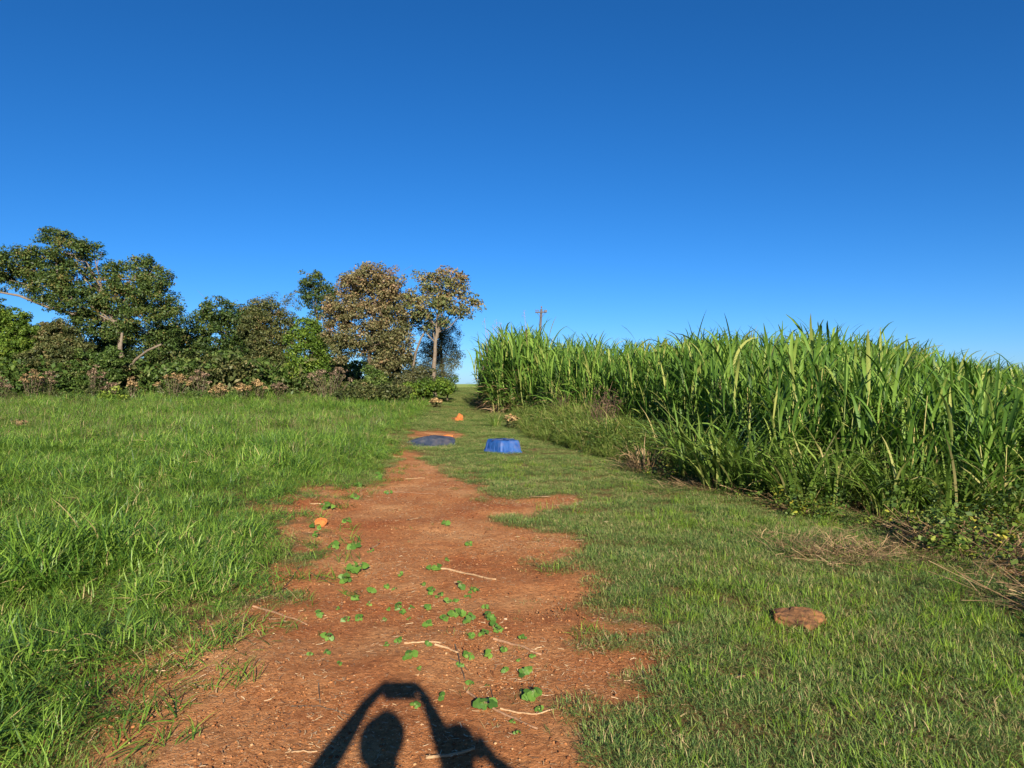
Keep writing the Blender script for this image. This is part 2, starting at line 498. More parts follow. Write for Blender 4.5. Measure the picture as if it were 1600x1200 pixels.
def crown(lobes, D, mat, seed, leaf=0.17, dens=1.0, clump=0.42, depth=0.9, aspect=0.5, upb=0.5, fill=0.85, top_tint=0.0, name='crown', origin=None):
    """lobes: (u, v, ru, rv) in photo pixels at distance D; returns mesh (relative to origin) and lobe centres"""
    rng = RS(seed); acc = Acc(); cs = []
    k = D / F
    vmin = min(l[1] - l[3] for l in lobes); vmax = max(l[1] + l[3] for l in lobes)
    for l in lobes:
        u, v, ru, rv = l[:4]
        off = l[4] if len(l) > 4 else rng.uniform(-0.6, 0.6)
        c = np.array(at(u, v, D)) ; c[1] += off
        rx, rz = ru * k, rv * k
        ry = max(rx, rz) * depth
        cs.append((c, rx, ry, rz))
        area = 4 * PI * ((rx * ry) ** 1.6 / 3 + (rx * rz) ** 1.6 / 3 + (ry * rz) ** 1.6 / 3) ** (1 / 1.6)
        nc = max(4, int(area / (clump * clump * 1.25) * fill))
        d = rng.normal(size=(nc, 3)); d /= np.linalg.norm(d, axis=1)[:, None]
        rr = rng.uniform(0.35, 1.0, nc) ** 0.6
        CC = c + d * rr[:, None] * np.array([rx, ry, rz])
        CC = CC + rng.normal(0, 0.12, CC.shape)
        for q in CC:
            rad = clump * rng.uniform(0.55, 1.25)
            n = int(44 * dens * (rad / clump) ** 2 * (0.17 / leaf) ** 2.0 * rng.uniform(0.7, 1.3)) + 5
            tv = (vmax - (600 - (q[2] - H) / k)) / (vmax - vmin)
            leaf_cloud(acc, rng, q, rad, n, leaf, tint_mu=np.clip(rng.normal(0.45, 0.16) + top_tint * (tv - 0.5), 0, 1), flat=rng.uniform(0.5, 0.85), aspect=aspect, upb=upb)
    if origin is not None:
        acc.V = [v - np.array(origin) for v in acc.V]
    return acc.mesh(name, mat), cs


def limbs(base, trunk_pts, cs, r0, seed, mat, extra=(), frac=0.85):
    """trunk and limbs reaching the lobes, relative to base"""
    rng = RS(seed); acc = Acc()
    pts = [Vector(p) - base for p in trunk_pts]
    n = len(pts)
    dense = []
    for i in range(n - 1):
        for t in (0, 0.5):
            p = pts[i].lerp(pts[i + 1], t)
            if t: p += Vector(rng.normal(0, 0.06, 3))
            dense.append(p)
    dense.append(pts[-1])
    m = len(dense)
    tube(acc, dense, [r0 * (1.25 if i == 0 else 1.0 - 0.6 * i / (m - 1)) for i in range(m)], 8)
    for c, rx, ry, rz in cs:
        if rng.rand() > frac: continue
        c = Vector(c) - base
        j = int(np.clip(rng.randint(m // 2, m), 1, m - 1))
        s = dense[j]
        if (c - s).length < 0.5: continue
        mid = s.lerp(c, 0.5) + Vector(rng.normal(0, 0.18, 3)) - Vector((0, 0, 0.1))
        r = r0 * 0.32
        tube(acc, [s, s.lerp(mid, 0.5) + Vector(rng.normal(0, 0.06, 3)), mid, mid.lerp(c, 0.5) + Vector(rng.normal(0, 0.1, 3)), c], [r, r * 0.85, r * 0.65, r * 0.45, r * 0.2], 6)
        for _ in range(5):
            e = c + Vector((rng.normal(0, rx * 0.6), rng.normal(0, ry * 0.6), rng.normal(0.1, rz * 0.6)))
            a0 = mid.lerp(c, rng.uniform(0.2, 1))
            tube(acc, [a0, a0.lerp(e, 0.5) + Vector(rng.normal(0, 0.08, 3)), e], [r * 0.3, r * 0.2, r * 0.06], 5)
    for seg, ra, rb in extra:
        seg = [Vector(p) - base for p in seg]
        k = len(seg)
        tube(acc, seg, [ra + (rb - ra) * i / (k - 1) for i in range(k)], 6)
    return acc.mesh('trunk', mat, smooth=True)


def tree(name, label, lobes, D, trunk_px, mat, seed, r0=0.16, bark='bark', group='trees along the pasture edge', cat='tree', extra_px=(), **kw):
    x, y = (trunk_px[0][0] - 800) / F * D, D
    base = Vector((x, y, float(tz(x, y))))
    root = bpy.data.objects.new(name, None); COL.objects.link(root); root.location = base
    me, cs = crown(lobes, D, M[mat], seed, origin=base, **kw)
    obj('crown', me, root)
    tp = [base - Vector((0, 0, 0.1))] + [at(u, v, D) for u, v in trunk_px[1:]]
    ex = [([at(u, v, D + dd) for u, v, dd in seg], ra, rb) for seg, ra, rb in extra_px]
    obj('trunk', limbs(base, tp, cs, r0, seed + 5, M[bark], ex), root)
    tag(root, label, cat, group)
    return root


tree('broad_tree', 'tall spreading dark green tree with a long bare limb over the bushes',
     [(85, 370, 26, 13), (118, 396, 34, 22), (149, 394, 15, 13), (62, 400, 22, 14), (30, 408, 32, 16), (18, 432, 34, 20), (66, 424, 36, 26), (118, 436, 46, 32), (176, 424, 30, 20), (220, 416, 24, 16), (256, 430, 15, 16),
      (212, 446, 40, 24), (246, 464, 38, 30), (180, 470, 42, 26), (128, 474, 46, 26), (84, 452, 34, 26), (268, 500, 22, 28), (225, 500, 44, 26), (150, 506, 44, 24), (190, 520, 40, 18), (255, 540, 34, 26), (215, 560, 30, 20), (-30, 430, 36, 30)],
     48, [(196, 606), (193, 570), (188, 525), (172, 490), (160, 455), (140, 420)], 'leaf_dark', 1, r0=0.19, bark='pale_bark', leaf=0.16, dens=1.0, fill=0.84,
     extra_px=[([(165, 500, 0), (120, 492, -.5), (75, 480, -.9), (30, 462, -1.0), (-10, 455, -1)], 0.15, 0.05), ([(196, 583, -.6), (212, 562, -1.3), (230, 548, -1.8), (252, 538, -2)], 0.11, 0.06), ([(120, 480, -.3), (90, 430, -.8), (85, 378, -.8)], 0.1, 0.03),
               ([(190, 562, -1.2), (188, 545, -1.6), (191, 520, -1.5)], 0.12, 0.08)])
tree('round_tree', 'dark green rounded tree between the tall left tree and the olive tree',
     [(345, 486, 36, 20), (318, 505, 28, 20), (372, 498, 34, 22), (400, 512, 30, 26), (340, 530, 40, 26), (380, 545, 42, 28), (320, 560, 34, 26), (355, 580, 40, 22), (300, 540, 22, 26), (410, 560, 30, 30)],
     51, [(350, 606), (352, 570), (348, 530), (345, 500)], 'leaf_dark', 2, r0=0.16, leaf=0.17)
tree('olive_tree', 'olive-green tree with a flat yellowish top, left of the bright green tree',
     [(402, 482, 22, 14), (428, 492, 24, 18), (400, 505, 26, 18), (440, 515, 26, 22), (420, 535, 34, 22), (450, 545, 26, 24), (412, 570, 34, 26), (450, 580, 30, 20)],
     50, [(428, 606), (428, 565), (425, 525), (420, 500)], 'leaf_olive', 3, r0=0.14, leaf=0.16)
tree('sparse_tree', 'thin greyish twiggy tree rising behind the olive tree top',
     [(418, 466, 12, 8), (446, 468, 14, 9), (462, 476, 10, 9), (432, 478, 16, 8)],
     58, [(440, 608), (440, 540), (438, 500), (436, 478)], 'leaf_olive', 4, r0=0.1, leaf=0.13, dens=0.45, fill=0.5)
tree('slender_tree', 'slender dark tree standing tallest behind the brown-leaved tree',
     [(490, 437, 20, 11), (482, 452, 18, 11), (508, 456, 22, 13), (490, 470, 18, 12), (515, 472, 16, 10), (497, 486, 16, 9)],
     57, [(497, 608), (497, 560), (496, 500), (492, 460)], 'leaf_dark', 5, r0=0.12, leaf=0.17, fill=0.75)
tree('bright_tree', 'bright yellow-green small tree left of the brown-leaved tree',
     [(478, 508, 22, 16), (466, 528, 22, 18), (490, 530, 20, 20), (475, 552, 24, 20), (496, 560, 18, 22), (470, 578, 24, 18)],
     46, [(480, 606), (480, 570), (478, 530)], 'leaf_bright', 6, r0=0.1, leaf=0.16)
tree('brown_tree', 'large tree with dense brownish olive crown and short dark trunk',
     [(580, 434, 40, 18), (556, 446, 26, 18), (608, 444, 26, 22), (582, 462, 46, 24), (545, 474, 30, 22), (618, 474, 26, 24), (528, 496, 26, 20), (572, 496, 44, 24), (614, 505, 30, 26), (522, 520, 20, 18), (556, 526, 34, 22), (596, 534, 34, 22),
      (630, 530, 18, 24), (640, 490, 20, 24), (545, 548, 26, 16), (620, 560, 24, 16), (598, 568, 26, 14)],
     45, [(579, 606), (579, 570), (580, 540), (584, 500), (582, 465)], 'leaf_brown', 7, r0=0.19, leaf=0.15, top_tint=0.35, fill=0.8)
tree('russet_tree', 'tree with straight bare trunk and open russet-tipped crown beside the gap in the skyline',
     [(688, 428, 24, 11), (664, 436, 16, 13), (712, 436, 20, 14), (694, 450, 34, 16), (726, 452, 16, 14), (665, 460, 22, 18), (735, 470, 15, 11), (700, 474, 32, 16), (672, 486, 26, 18), (724, 488, 18, 9), (655, 500, 18, 16), (685, 505, 20, 12), (642, 470, 12, 14)],
     44, [(679, 604), (678, 570), (680, 535), (682, 510), (688, 478)], 'leaf_russet', 8, r0=0.15, bark='pale_bark', leaf=0.17, dens=0.9, fill=0.64, top_tint=0.4,
     extra_px=[([(646, 602, .8), (645, 575, .8), (650, 550, .6), (658, 528, .3), (668, 512, .2)], 0.09, 0.05)])
tree('feathery_tree', 'olive feathery-leaved tree behind the straight bare trunk',
     [(690, 512, 26, 16), (700, 530, 20, 18), (676, 530, 24, 20), (694, 552, 26, 20), (668, 556, 22, 22), (700, 574, 18, 18), (680, 584, 26, 16), (720, 560, 8, 5), (655, 575, 18, 20)],
     49, [(690, 606), (690, 570), (690, 520)], 'leaf_fine', 9, r0=0.12, leaf=0.12, aspect=0.28)
# dark trees standing behind, closing the gaps
for i, (u, v, ru, rv, d, lab) in enumerate([
        (-40, 520, 60, 70, 55, 'dark tree at the extreme left edge behind the yellow-green bush'), (60, 545, 60, 55, 56, 'low dark tree in the shade behind the left bushes'), (165, 560, 70, 45, 56, 'low dark tree in the shade behind the slanting pale trunk'),
        (270, 550, 55, 55, 57, 'dark tree in the shaded gap right of the tall left tree'), (520, 550, 45, 50, 54, 'dark tree in the shade left of the brown-leaved tree'), (610, 555, 50, 45, 54, 'dark tree in the shade behind the brown-leaved tree'),
        (395, 565, 60, 40, 58, 'dark tree in the shade behind the olive tree')]):
    rr = RS(100 + i)
    lb = [(u + rr.uniform(-.6, .6) * ru, v + rr.uniform(-.6, .7) * rv, ru * rr.uniform(.35, .55), rv * rr.uniform(.3, .45)) for _ in range(9)]
    tree('shaded_tree', lab, lb, d, [(u, 608), (u, v + rv * .5), (u + 3, v)], 'leaf_dark', 200 + i, r0=0.13, leaf=0.22, dens=0.7, fill=0.8)

# bushes in front of the trees
BUSH = [('bush', 'yellow-green bush under the long bare limb at the left edge', [(18, 498, 30, 14), (5, 520, 34, 22), (40, 525, 30, 24), (15, 555, 40, 26), (50, 570, 34, 26), (-30, 540, 34, 40)], 46, 'leaf_bright', 31),
        ('bush', 'olive bush below the tall left tree, right of the yellow-green bush', [(85, 530, 34, 24), (110, 550, 36, 26), (75, 565, 34, 26), (120, 580, 40, 22), (60, 590, 36, 16), (95, 515, 26, 16)], 45.5, 'leaf_olive', 32),
        ('bush', 'mid-green bush at the foot of the slanting pale trunk', [(150, 570, 30, 22), (165, 590, 34, 14), (185, 560, 20, 14), (135, 592, 28, 14)], 45, 'leaf_mid', 33),
        ('bush', 'leafy green bush below the dark rounded tree', [(300, 580, 30, 20), (330, 588, 30, 16), (275, 590, 24, 12), (352, 566, 26, 20)], 46, 'leaf_mid', 34),
        ('bush', 'dark green bush beneath the olive and bright trees', [(420, 590, 34, 14), (455, 592, 28, 12), (390, 582, 28, 18)], 46, 'leaf_mid', 35),
        ('bush', 'dense green bush at the foot of the brown-leaved tree trunk', [(585, 592, 16, 12), (575, 583, 12, 10), (596, 600, 18, 8)], 42, 'leaf_mid', 36),
        ('bush', 'khaki rounded bush between the brown tree and the straight trunk', [(652, 588, 24, 12), (640, 596, 24, 8), (664, 598, 18, 8)], 42, 'leaf_fine', 37),
        ('bush', 'bright green low bush below the straight bare trunk', [(660, 606, 28, 9), (684, 608, 22, 8), (640, 610, 24, 8)], 38, 'leaf_bright', 38),
        ('bush', 'low olive-green bush at the pasture edge under the brown-leaved tree', [(560, 612, 28, 9), (590, 614, 30, 9), (620, 612, 26, 9)], 36, 'leaf_olive', 39),
        ('bush', 'low dark bush next to the gap where the track meets the sky', [(694, 600, 16, 10), (704, 606, 12, 7)], 41, 'leaf_mid', 40),
        ('bush', 'small pale green bush standing out in the pasture before the left trees', [(178, 622, 14, 6), (190, 618, 10, 6)], 36, 'leaf_bright', 41)]
for nm, lab, lb, d, mt, sd in BUSH:
    u0 = np.mean([l[0] for l in lb])
    tree(nm, lab, lb, d, [(u0, 606), (u0, max(l[1] for l in lb) - 2), (u0 + 2, min(l[1] for l in lb) + 4)], mt, sd, r0=0.05, leaf=0.14, group='bushes in front of the trees', cat='bush', clump=0.3)


def dry_shrub(u, v, ru, rv, D, mt, seed, label):
    """shrub of thin stems ending in domed dry flower heads over dull leaves"""
    rng = RS(seed); k = D / F
    x = (u - 800) / F * D; base = Vector((x, D, float(tz(x, D))))
    root = bpy.data.objects.new('dry_flowering_shrub', None); COL.objects.link(root); root.location = base
    top = at(u, v - rv, D).z - base.z; w = ru * k
    st = Acc(); hd = Acc(); lf = Acc()
    n = int(10 + w * 14)
    for i in range(n):
        a = rng.rand() * 2 * PI; r = w * math.sqrt(rng.rand())
        h = top * (1 - 0.35 * (r / w) ** 2) * rng.uniform(0.78, 1.0)
        p = Vector((r * math.cos(a), r * math.sin(a) * 0.8, h))
        b = Vector((p.x * 0.35, p.y * 0.35, 0))
        tube(st, [b, b.lerp(p, 0.5) + Vector((0, 0, 0.1)), p], [0.02, 0.014, 0.008], 4)
        leaf_cloud(hd, rng, np.array(p), rng.uniform(0.12, 0.22), 34, 0.085, flat=0.5, upb=0.9, aspect=0.8, tint_mu=rng.uniform(0.3, 0.75))
        for t in (0.35, 0.6, 0.8):
            leaf_cloud(lf, rng, np.array(b.lerp(p, t)), 0.2, 9, 0.13, aspect=0.35, tint_mu=0.4)
    for nm_, ac_, mm_ in (('stems', st, 'bark'), ('flower_heads', hd, mt), ('leaves', lf, 'leaf_olive')):
        tag(obj(nm_, ac_.mesh(nm_, M[mm_]), root), kind='stuff')
    tag(root, label, 'shrub', 'dry flowering shrubs along the trees')


for i, (u, v, ru, rv, D, mt, lab) in enumerate([
        (2, 600, 14, 10, 41, 'dry_mauve', 'dry flowering shrub at the left edge of the pasture'), (50, 594, 17, 18, 41, 'dry_flower', 'tan-headed dry shrub before the olive bush, left of its twin'), (74, 594, 13, 16, 42, 'dry_mauve', 'mauve-brown dry shrub beside the tan-headed one before the olive bush'),
        (147, 590, 18, 20, 41, 'dry_mauve', 'tall mauve-brown dry shrub below the tall left tree'), (174, 604, 12, 9, 40, 'dry_mauve', 'low mauve-brown dry shrub left of the golden flower heads'), (206, 602, 8, 12, 38, 'dry_flower', 'narrow shrub with bright golden dry heads under the slanting trunk'),
        (270, 596, 26, 15, 40, 'dry_flower', 'wide pale tan dry shrub right of the tall left tree'), (312, 590, 15, 15, 41, 'dry_mauve', 'upright mauve-brown dry shrub before the dark rounded tree'), (342, 608, 16, 9, 38, 'dry_flower', 'low tan dry shrub below the dark rounded tree'),
        (380, 606, 13, 9, 38, 'dry_flower', 'golden dry shrub below the olive tree'), (404, 600, 12, 9, 39, 'dry_flower', 'rounded golden dry shrub right of the one below the olive tree'), (436, 606, 14, 9, 40, 'dry_mauve', 'low brownish dry shrub before the bright green tree'),
        (515, 592, 38, 24, 40, 'dry_mauve', 'largest dry shrub, a wide brown dome left of the brown tree trunk'), (566, 602, 10, 8, 39, 'dry_flower', 'small tan dry shrub at the foot of the brown-leaved tree'),
        (682, 626, 7, 5, 34, 'dry_flower', 'small tan dry tuft beside the grassy track'), (30, 668, 7, 8, 22, 'dry_flower', 'small rusty dry plant standing in the tall grass at the left edge'), (800, 655, 8, 6, 24, 'dry_flower', 'pale tan dried heap in the bank growth behind the blue box')]):
    dry_shrub(u, v, ru, rv, D, mt, 300 + i, lab)
# ------------------------------------------------------------------ scatter of uncountable growth (geometry nodes)
def scatter(name, pts, rot, scl, idx, variants, label=None):
    src = bpy.data.collections.new(name + '_source')
    for i, me in enumerate(variants):
        o = bpy.data.objects.new('%s_clump_%03d' % (name, i), me); src.objects.link(o)
    n = len(pts)
    me = mesh_np(name, pts, None, None, {'rot': np.asarray(rot, float), 'scl': np.asarray(scl, float), 'idx': np.asarray(idx, np.int32)})
    o = obj(name, me)
    ng = bpy.data.node_groups.new(name, 'GeometryNodeTree')
    ng.interface.new_socket('Geometry', in_out='INPUT', socket_type='NodeSocketGeometry')
    ng.interface.new_socket('Geometry', in_out='OUTPUT', socket_type='NodeSocketGeometry')
    N, L = ng.nodes, ng.links
    gi, go = N.new('NodeGroupInput'), N.new('NodeGroupOutput')
    ci = N.new('GeometryNodeCollectionInfo'); ci.inputs['Collection'].default_value = src
    ci.inputs['Separate Children'].default_value = True; ci.inputs['Reset Children'].default_value = True
    ip = N.new('GeometryNodeInstanceOnPoints'); ip.inputs['Pick Instance'].default_value = True

    def attr(nm, t):
        a = N.new('GeometryNodeInputNamedAttribute'); a.data_type = t; a.inputs['Name'].default_value = nm
        return a.outputs['Attribute']
    L.new(gi.outputs[0], ip.inputs['Points']); L.new(ci.outputs[0], ip.inputs['Instance'])
    L.new(attr('idx', 'INT'), ip.inputs['Instance Index'])
    er = N.new('FunctionNodeEulerToRotation'); L.new(attr('rot', 'FLOAT_VECTOR'), er.inputs[0]); L.new(er.outputs[0], ip.inputs['Rotation'])
    L.new(attr('scl', 'FLOAT_VECTOR'), ip.inputs['Scale'])
    L.new(ip.outputs[0], go.inputs[0])
    md = o.modifiers.new('scatter', 'NODES'); md.node_group = ng
    tag(o, label, None, None, 'stuff')
    return o


def pts_in(rng, x0, x1, y0, y1, per_m2, keep):
    n = int((x1 - x0) * (y1 - y0) * per_m2)
    x = rng.uniform(x0, x1, n); y = rng.uniform(y0, y1, n)
    k = keep(x, y)
    m = (rng.rand(n) < k)
    return x[m], y[m], k[m]


def wedge(x, y, m=2.5):
    return (np.abs(x) < np.abs(y) * 0.75 + m)


# ------------------------------------------------------------------ tall cane on the right
M['cane'] = leaf_mat('cane_leaf', [(0.0, (0.036, 0.090, 0.014)), (0.5, (0.094, 0.190, 0.028)), (0.85, (0.175, 0.280, 0.048)), (1.0, (0.30, 0.33, 0.09))], 0.30, rough=0.52, spec=0.3, inst=0.3, patch=0.2, patch_scale=0.4)
M['cane_stalk'] = leaf_mat('cane_stalk', [(0.0, (0.09, 0.14, 0.03)), (0.5, (0.17, 0.20, 0.05)), (1.0, (0.30, 0.26, 0.09))], 0.0, rough=0.5)
M['straw'] = leaf_mat('straw', [(0.0, (0.10, 0.06, 0.03)), (0.5, (0.22, 0.145, 0.075)), (1.0, (0.40, 0.29, 0.15))], 0.1, inst=0.3, patch=0.15)
rng = RS(77)


def cane_variant(seed, nst, detail=False, spread=0.2):
    rg = RS(seed); st = Acc(); lv = []; dry = Acc(); top = 0
    lacc = Acc()
    for i in range(nst + 5):
        a = rg.rand() * 2 * PI; r = spread * (1.0 if i < nst else 1.5) * math.sqrt(rg.rand())
        b = Vector((r * math.cos(a), r * math.sin(a), 0))
        Ls = rg.uniform(1.15, 1.75) if i < nst else rg.uniform(.25, .8); ln = rg.uniform(0.03, 0.22); la = a + rg.normal(0, 0.6)
        dv = Vector((math.cos(la) * math.sin(ln), math.sin(la) * math.sin(ln), math.cos(ln)))
        ps = [b + dv * (Ls * t) - Vector((0, 0, 0.05 * t * t * ln * 4)) for t in (0, 0.33, 0.66, 1.0)]
        tube(st, ps, [0.012, 0.011, 0.009, 0.005], 5, tint=rg.rand())
        nl = (8 if detail else 10) if i < nst else 5
        az0 = rg.rand() * 2 * PI
        for j in range(nl):
            t = 0.06 + 0.94 * (j + rg.uniform(-.3, .3)) / (nl - 1); t = min(max(t, 0.08), 1.0)
            p = b + dv * (Ls * t)
            f = t
            az = az0 + (PI if j % 2 else 0) + rg.normal(0, 0.45)
            L = rg.uniform(0.75, 1.2) * (1.0 - 0.25 * (1 - f)); W = rg.uniform(0.032, 0.068)
            tilt = math.radians(rg.uniform(22, 40) * (1 - f) + rg.uniform(3, 16) * f)
            curl = math.radians(rg.uniform(75, 125) * (1 - f ** 1.5) + rg.uniform(12, 75) * f ** 1.5)
            ac = Acc() if detail else lacc
            tip = blades(ac, rg, [tuple(p)], az, L, W, tilt, curl, S=7, p=1.7, shape='cane', twist=0.3, fold=0.25 if detail else 0.0)
            top = max(top, ac.V[-1][:, 2].max())
            if detail: lv.append(ac.mesh('leaf', M['cane']))
        k = 4
        tb = rg.uniform(0.05, 0.6, k)
        blades(dry, rg, [tuple(b + dv * (Ls * q)) for q in tb], rg.rand(k) * 2 * PI, rg.uniform(0.3, 0.7, k), rg.uniform(0.01, 0.025, k), rg.uniform(0.6, 1.4, k), rg.uniform(1.0, 1.8, k), S=4, p=0.8, shape='cane', twist=0.5)
    if not detail: lv = [lacc.mesh('leaves', M['cane'])]
    return dict(stalk=st.mesh('stalks', M['cane_stalk']), leaves=lv, dry=dry.mesh('dry_leaves', M['straw']), top=top)


CV = [cane_variant(400 + i, 5) for i in range(9)]
CD = [cane_variant(450 + i, 3, True, 0.14) for i in range(7)]
_tu = [740, 765, 800, 830, 850, 900, 1000, 1060, 1100, 1200, 1300, 1400, 1500, 1600, 1900]
_tv = [510, 500, 496, 502, 528, 520, 532, 526, 512, 518, 518, 532, 554, 570, 582]
# candidates
cx_, cy_ = [], []
gy_ = 7.0
while gy_ < 46:
    step = 0.46 if gy_ < 20 else 0.62
    gx_ = np.arange(-3, min(46, gy_ * 0.74 + 3.0), step)
    cx_.append(gx_ + rng.normal(0, 0.14, len(gx_))); cy_.append(np.full(len(gx_), gy_) + rng.normal(0, 0.14, len(gx_)))
    gy_ += step
cx_ = np.concatenate(cx_); cy_ = np.concatenate(cy_)
inf = cx_ - np.interp(cy_, [7.0, 7.6, 8.2, 9.5, 10.6, 13.8, 16.8, 21.5, 26.5, 29.5, 33.5, 36, 46], [14, 8.3, 5.5, 4.75, 4.05, 3.85, 3.7, 2.85, 1.15, 0.0, -1.06, -1.3, -1.5])
ok = (inf > rng.normal(0, 0.15, len(cx_)))
dpt = inf
keep = ok & ((dpt < 4.5) | (rng.rand(len(cx_)) < 0.5)) & ((cy_ < 36) | (rng.rand(len(cx_)) < 0.5))
cx_, cy_, dpt = cx_[keep], cy_[keep], dpt[keep]
cz_ = tz(cx_, cy_)
uu = 800 + cx_ / cy_ * F
htop = H + (600 - np.interp(uu, _tu, _tv)) / F * cy_ - cz_
nat = 2.05 + 0.75 * sstep(8, 20, cy_) + 0.7 * sstep(24, 30, cy_)
hh = np.minimum(htop, nat * 1.15) * rng.uniform(0.72, 1.03, len(cx_))
hh = hh * (0.88 + 0.24 * vnoise(cx_ * 0.9, cy_ * 0.9, 55))
hh = np.clip(np.minimum(hh, htop * 1.02) * np.where(rng.rand(len(hh)) < .14, 1.14, 1.0), 0.9, 4.0)
order = np.argsort(np.hypot(cx_, cy_) + dpt.clip(0, 3) * 2.2 + (np.abs(uu - 1200) > 460) * 30)
n_det, n_ind = 34, 300
CANE = []
rz_ = rng.rand(len(cx_)) * 2 * PI
for rank, i in enumerate(order[:n_ind]):
    v = CD[rank % len(CD)] if rank < n_det else CV[rank % len(CV)]
    root = bpy.data.objects.new('cane_plant', None); COL.objects.link(root)
    root.location = (cx_[i], cy_[i], cz_[i] - 0.02); root.rotation_euler = (rng.normal(0, 0.05), rng.normal(0, 0.05), rz_[i])
    s = hh[i] / v['top'] * (1.06 if rank < n_det else 1.0); root.scale = (max(s, 0.82), max(s, 0.82), s)
    obj('stalks', v['stalk'], root)
    for lm in v['leaves']:
        o = obj('leaf' if rank < n_det else 'leaves', lm, root)
        if rank >= n_det: o['kind'] = 'stuff'
    tag(obj('dry_leaves', v['dry'], root), kind='stuff')
    CANE.append((root, uu[i], dpt[i], cy_[i]))
ORD = 'first second third fourth fifth sixth seventh eighth ninth tenth eleventh twelfth thirteenth fourteenth fifteenth sixteenth seventeenth eighteenth nineteenth twentieth'.split()
ORD += ['twenty-' + w for w in ORD[:9]] + ['thirtieth'] + ['thirty-' + w for w in ORD[:9]] + ['fortieth'] + ['forty-' + w for w in ORD[:9]]
SEC = [(900, 'behind the blue tub'), (1010, 'above the dark dead shrub'), (1180, 'behind the largest tussock'), (1330, 'left of the straw heap'), (1460, 'behind the straw heap'), (9999, 'by the right edge')]
bins = {}
for root, u_, d_, y_ in CANE:
    sec = next(t for lim, t in SEC if u_ < lim)
    row = ('front row', 'second row', 'third row', 'fourth row', 'fifth row', 'sixth row', 'seventh row', 'eighth row', 'back rows')[int(np.clip(d_ / .5, 0, 8))]
    bins.setdefault((sec, row), []).append((u_, root))
for (sec, row), lst in bins.items():
    for q, (u_, root) in enumerate(sorted(lst, key=lambda t: t[0])):
        od = ORD[q] if q < len(ORD) else 'further'
        tag(root, '%s green cane plant from the left in the %s %s' % (od, row, sec), 'cane plant', 'tall cane on the right')
rest = order[n_ind:]
cane_join = []
for k, v in enumerate(CV):
    bmv = [v['leaves'][0], v['stalk'], v['dry']]
    V = []; Q = []; T = []; A = []; B = []; fm = []; off = 0
    Vs = []; Lp = []; Tt = []; MI = []
    for mi, me in enumerate(bmv):
        nv = len(me.vertices); co = np.empty(nv * 3, np.float32); me.vertices.foreach_get('co', co); Vs.append(co.reshape(-1, 3))
        nl = len(me.loops); li = np.empty(nl, np.int32); me.loops.foreach_get('vertex_index', li); Lp.append(li + off)
        npoly = len(me.polygons); pt = np.empty(npoly, np.int32); me.polygons.foreach_get('loop_total', pt); Tt.append(pt); MI.append(np.full(npoly, mi, np.int32))
        for nm, lst in (('tint', A), ('tt', B)):
            q = np.empty(nv, np.float32); me.attributes[nm].data.foreach_get('value', q); lst.append(q)
        off += nv
    Lp = np.concatenate(Lp); Tt = np.concatenate(Tt); MI = np.concatenate(MI)
    st_ = np.concatenate([[0], np.cumsum(Tt)[:-1]])
    q4 = Tt == 4; t3 = Tt == 3
    quads = Lp[st_[q4][:, None] + np.arange(4)]; tris = Lp[st_[t3][:, None] + np.arange(3)]
    cane_join.append(mesh_np('cane', np.concatenate(Vs), quads, tris, {'tint': np.concatenate(A), 'tt': np.concatenate(B)}, [M['cane'], M['cane_stalk'], M['straw']], face_mat=np.concatenate([MI[q4], MI[t3]])))
ci_ = rng.randint(0, 9, len(rest))
sc_ = np.array([hh[i] / CV[c]['top'] for i, c in zip(rest, ci_)])
scatter('cane_field', np.stack([cx_[rest], cy_[rest], cz_[rest]], -1), np.stack([rng.normal(0, .05, len(rest)), rng.normal(0, .05, len(rest)), rz_[rest]], -1), np.stack([np.maximum(sc_, .85), np.maximum(sc_, .85), sc_], -1), ci_, cane_join,
        'green cane standing deeper in the field behind the front rows')

# grass tussocks arching out in front of the cane
M['tussock'] = leaf_mat('tussock_leaf', [(0.0, (0.045, 0.095, 0.015)), (0.5, (0.115, 0.20, 0.032)), (0.85, (0.20, 0.285, 0.055)), (1.0, (0.36, 0.32, 0.13))], 0.28, rough=0.45, spec=0.4)


def tussock_mesh(seed, n, L, W, r=0.16, dryf=0.08):
    rg = RS(seed); a = Acc()
    az = rg.rand(n) * 2 * PI; rr = r * np.sqrt(rg.rand(n))
    b = np.stack([rr * np.cos(az), rr * np.sin(az), np.zeros(n)], -1)
    ti = np.where(rg.rand(n) < dryf, 1.0, rg.uniform(0.1, 0.85, n))
    blades(a, rg, b, az + rg.normal(0, .5, n), L * rg.uniform(.55, 1.15, n), W * rg.uniform(.7, 1.2, n), rg.uniform(.08, .6, n), rg.uniform(.5, 1.9, n), S=6, p=1.6, tint=ti, shape='cane')
    return a.mesh('leaves', M['tussock'])


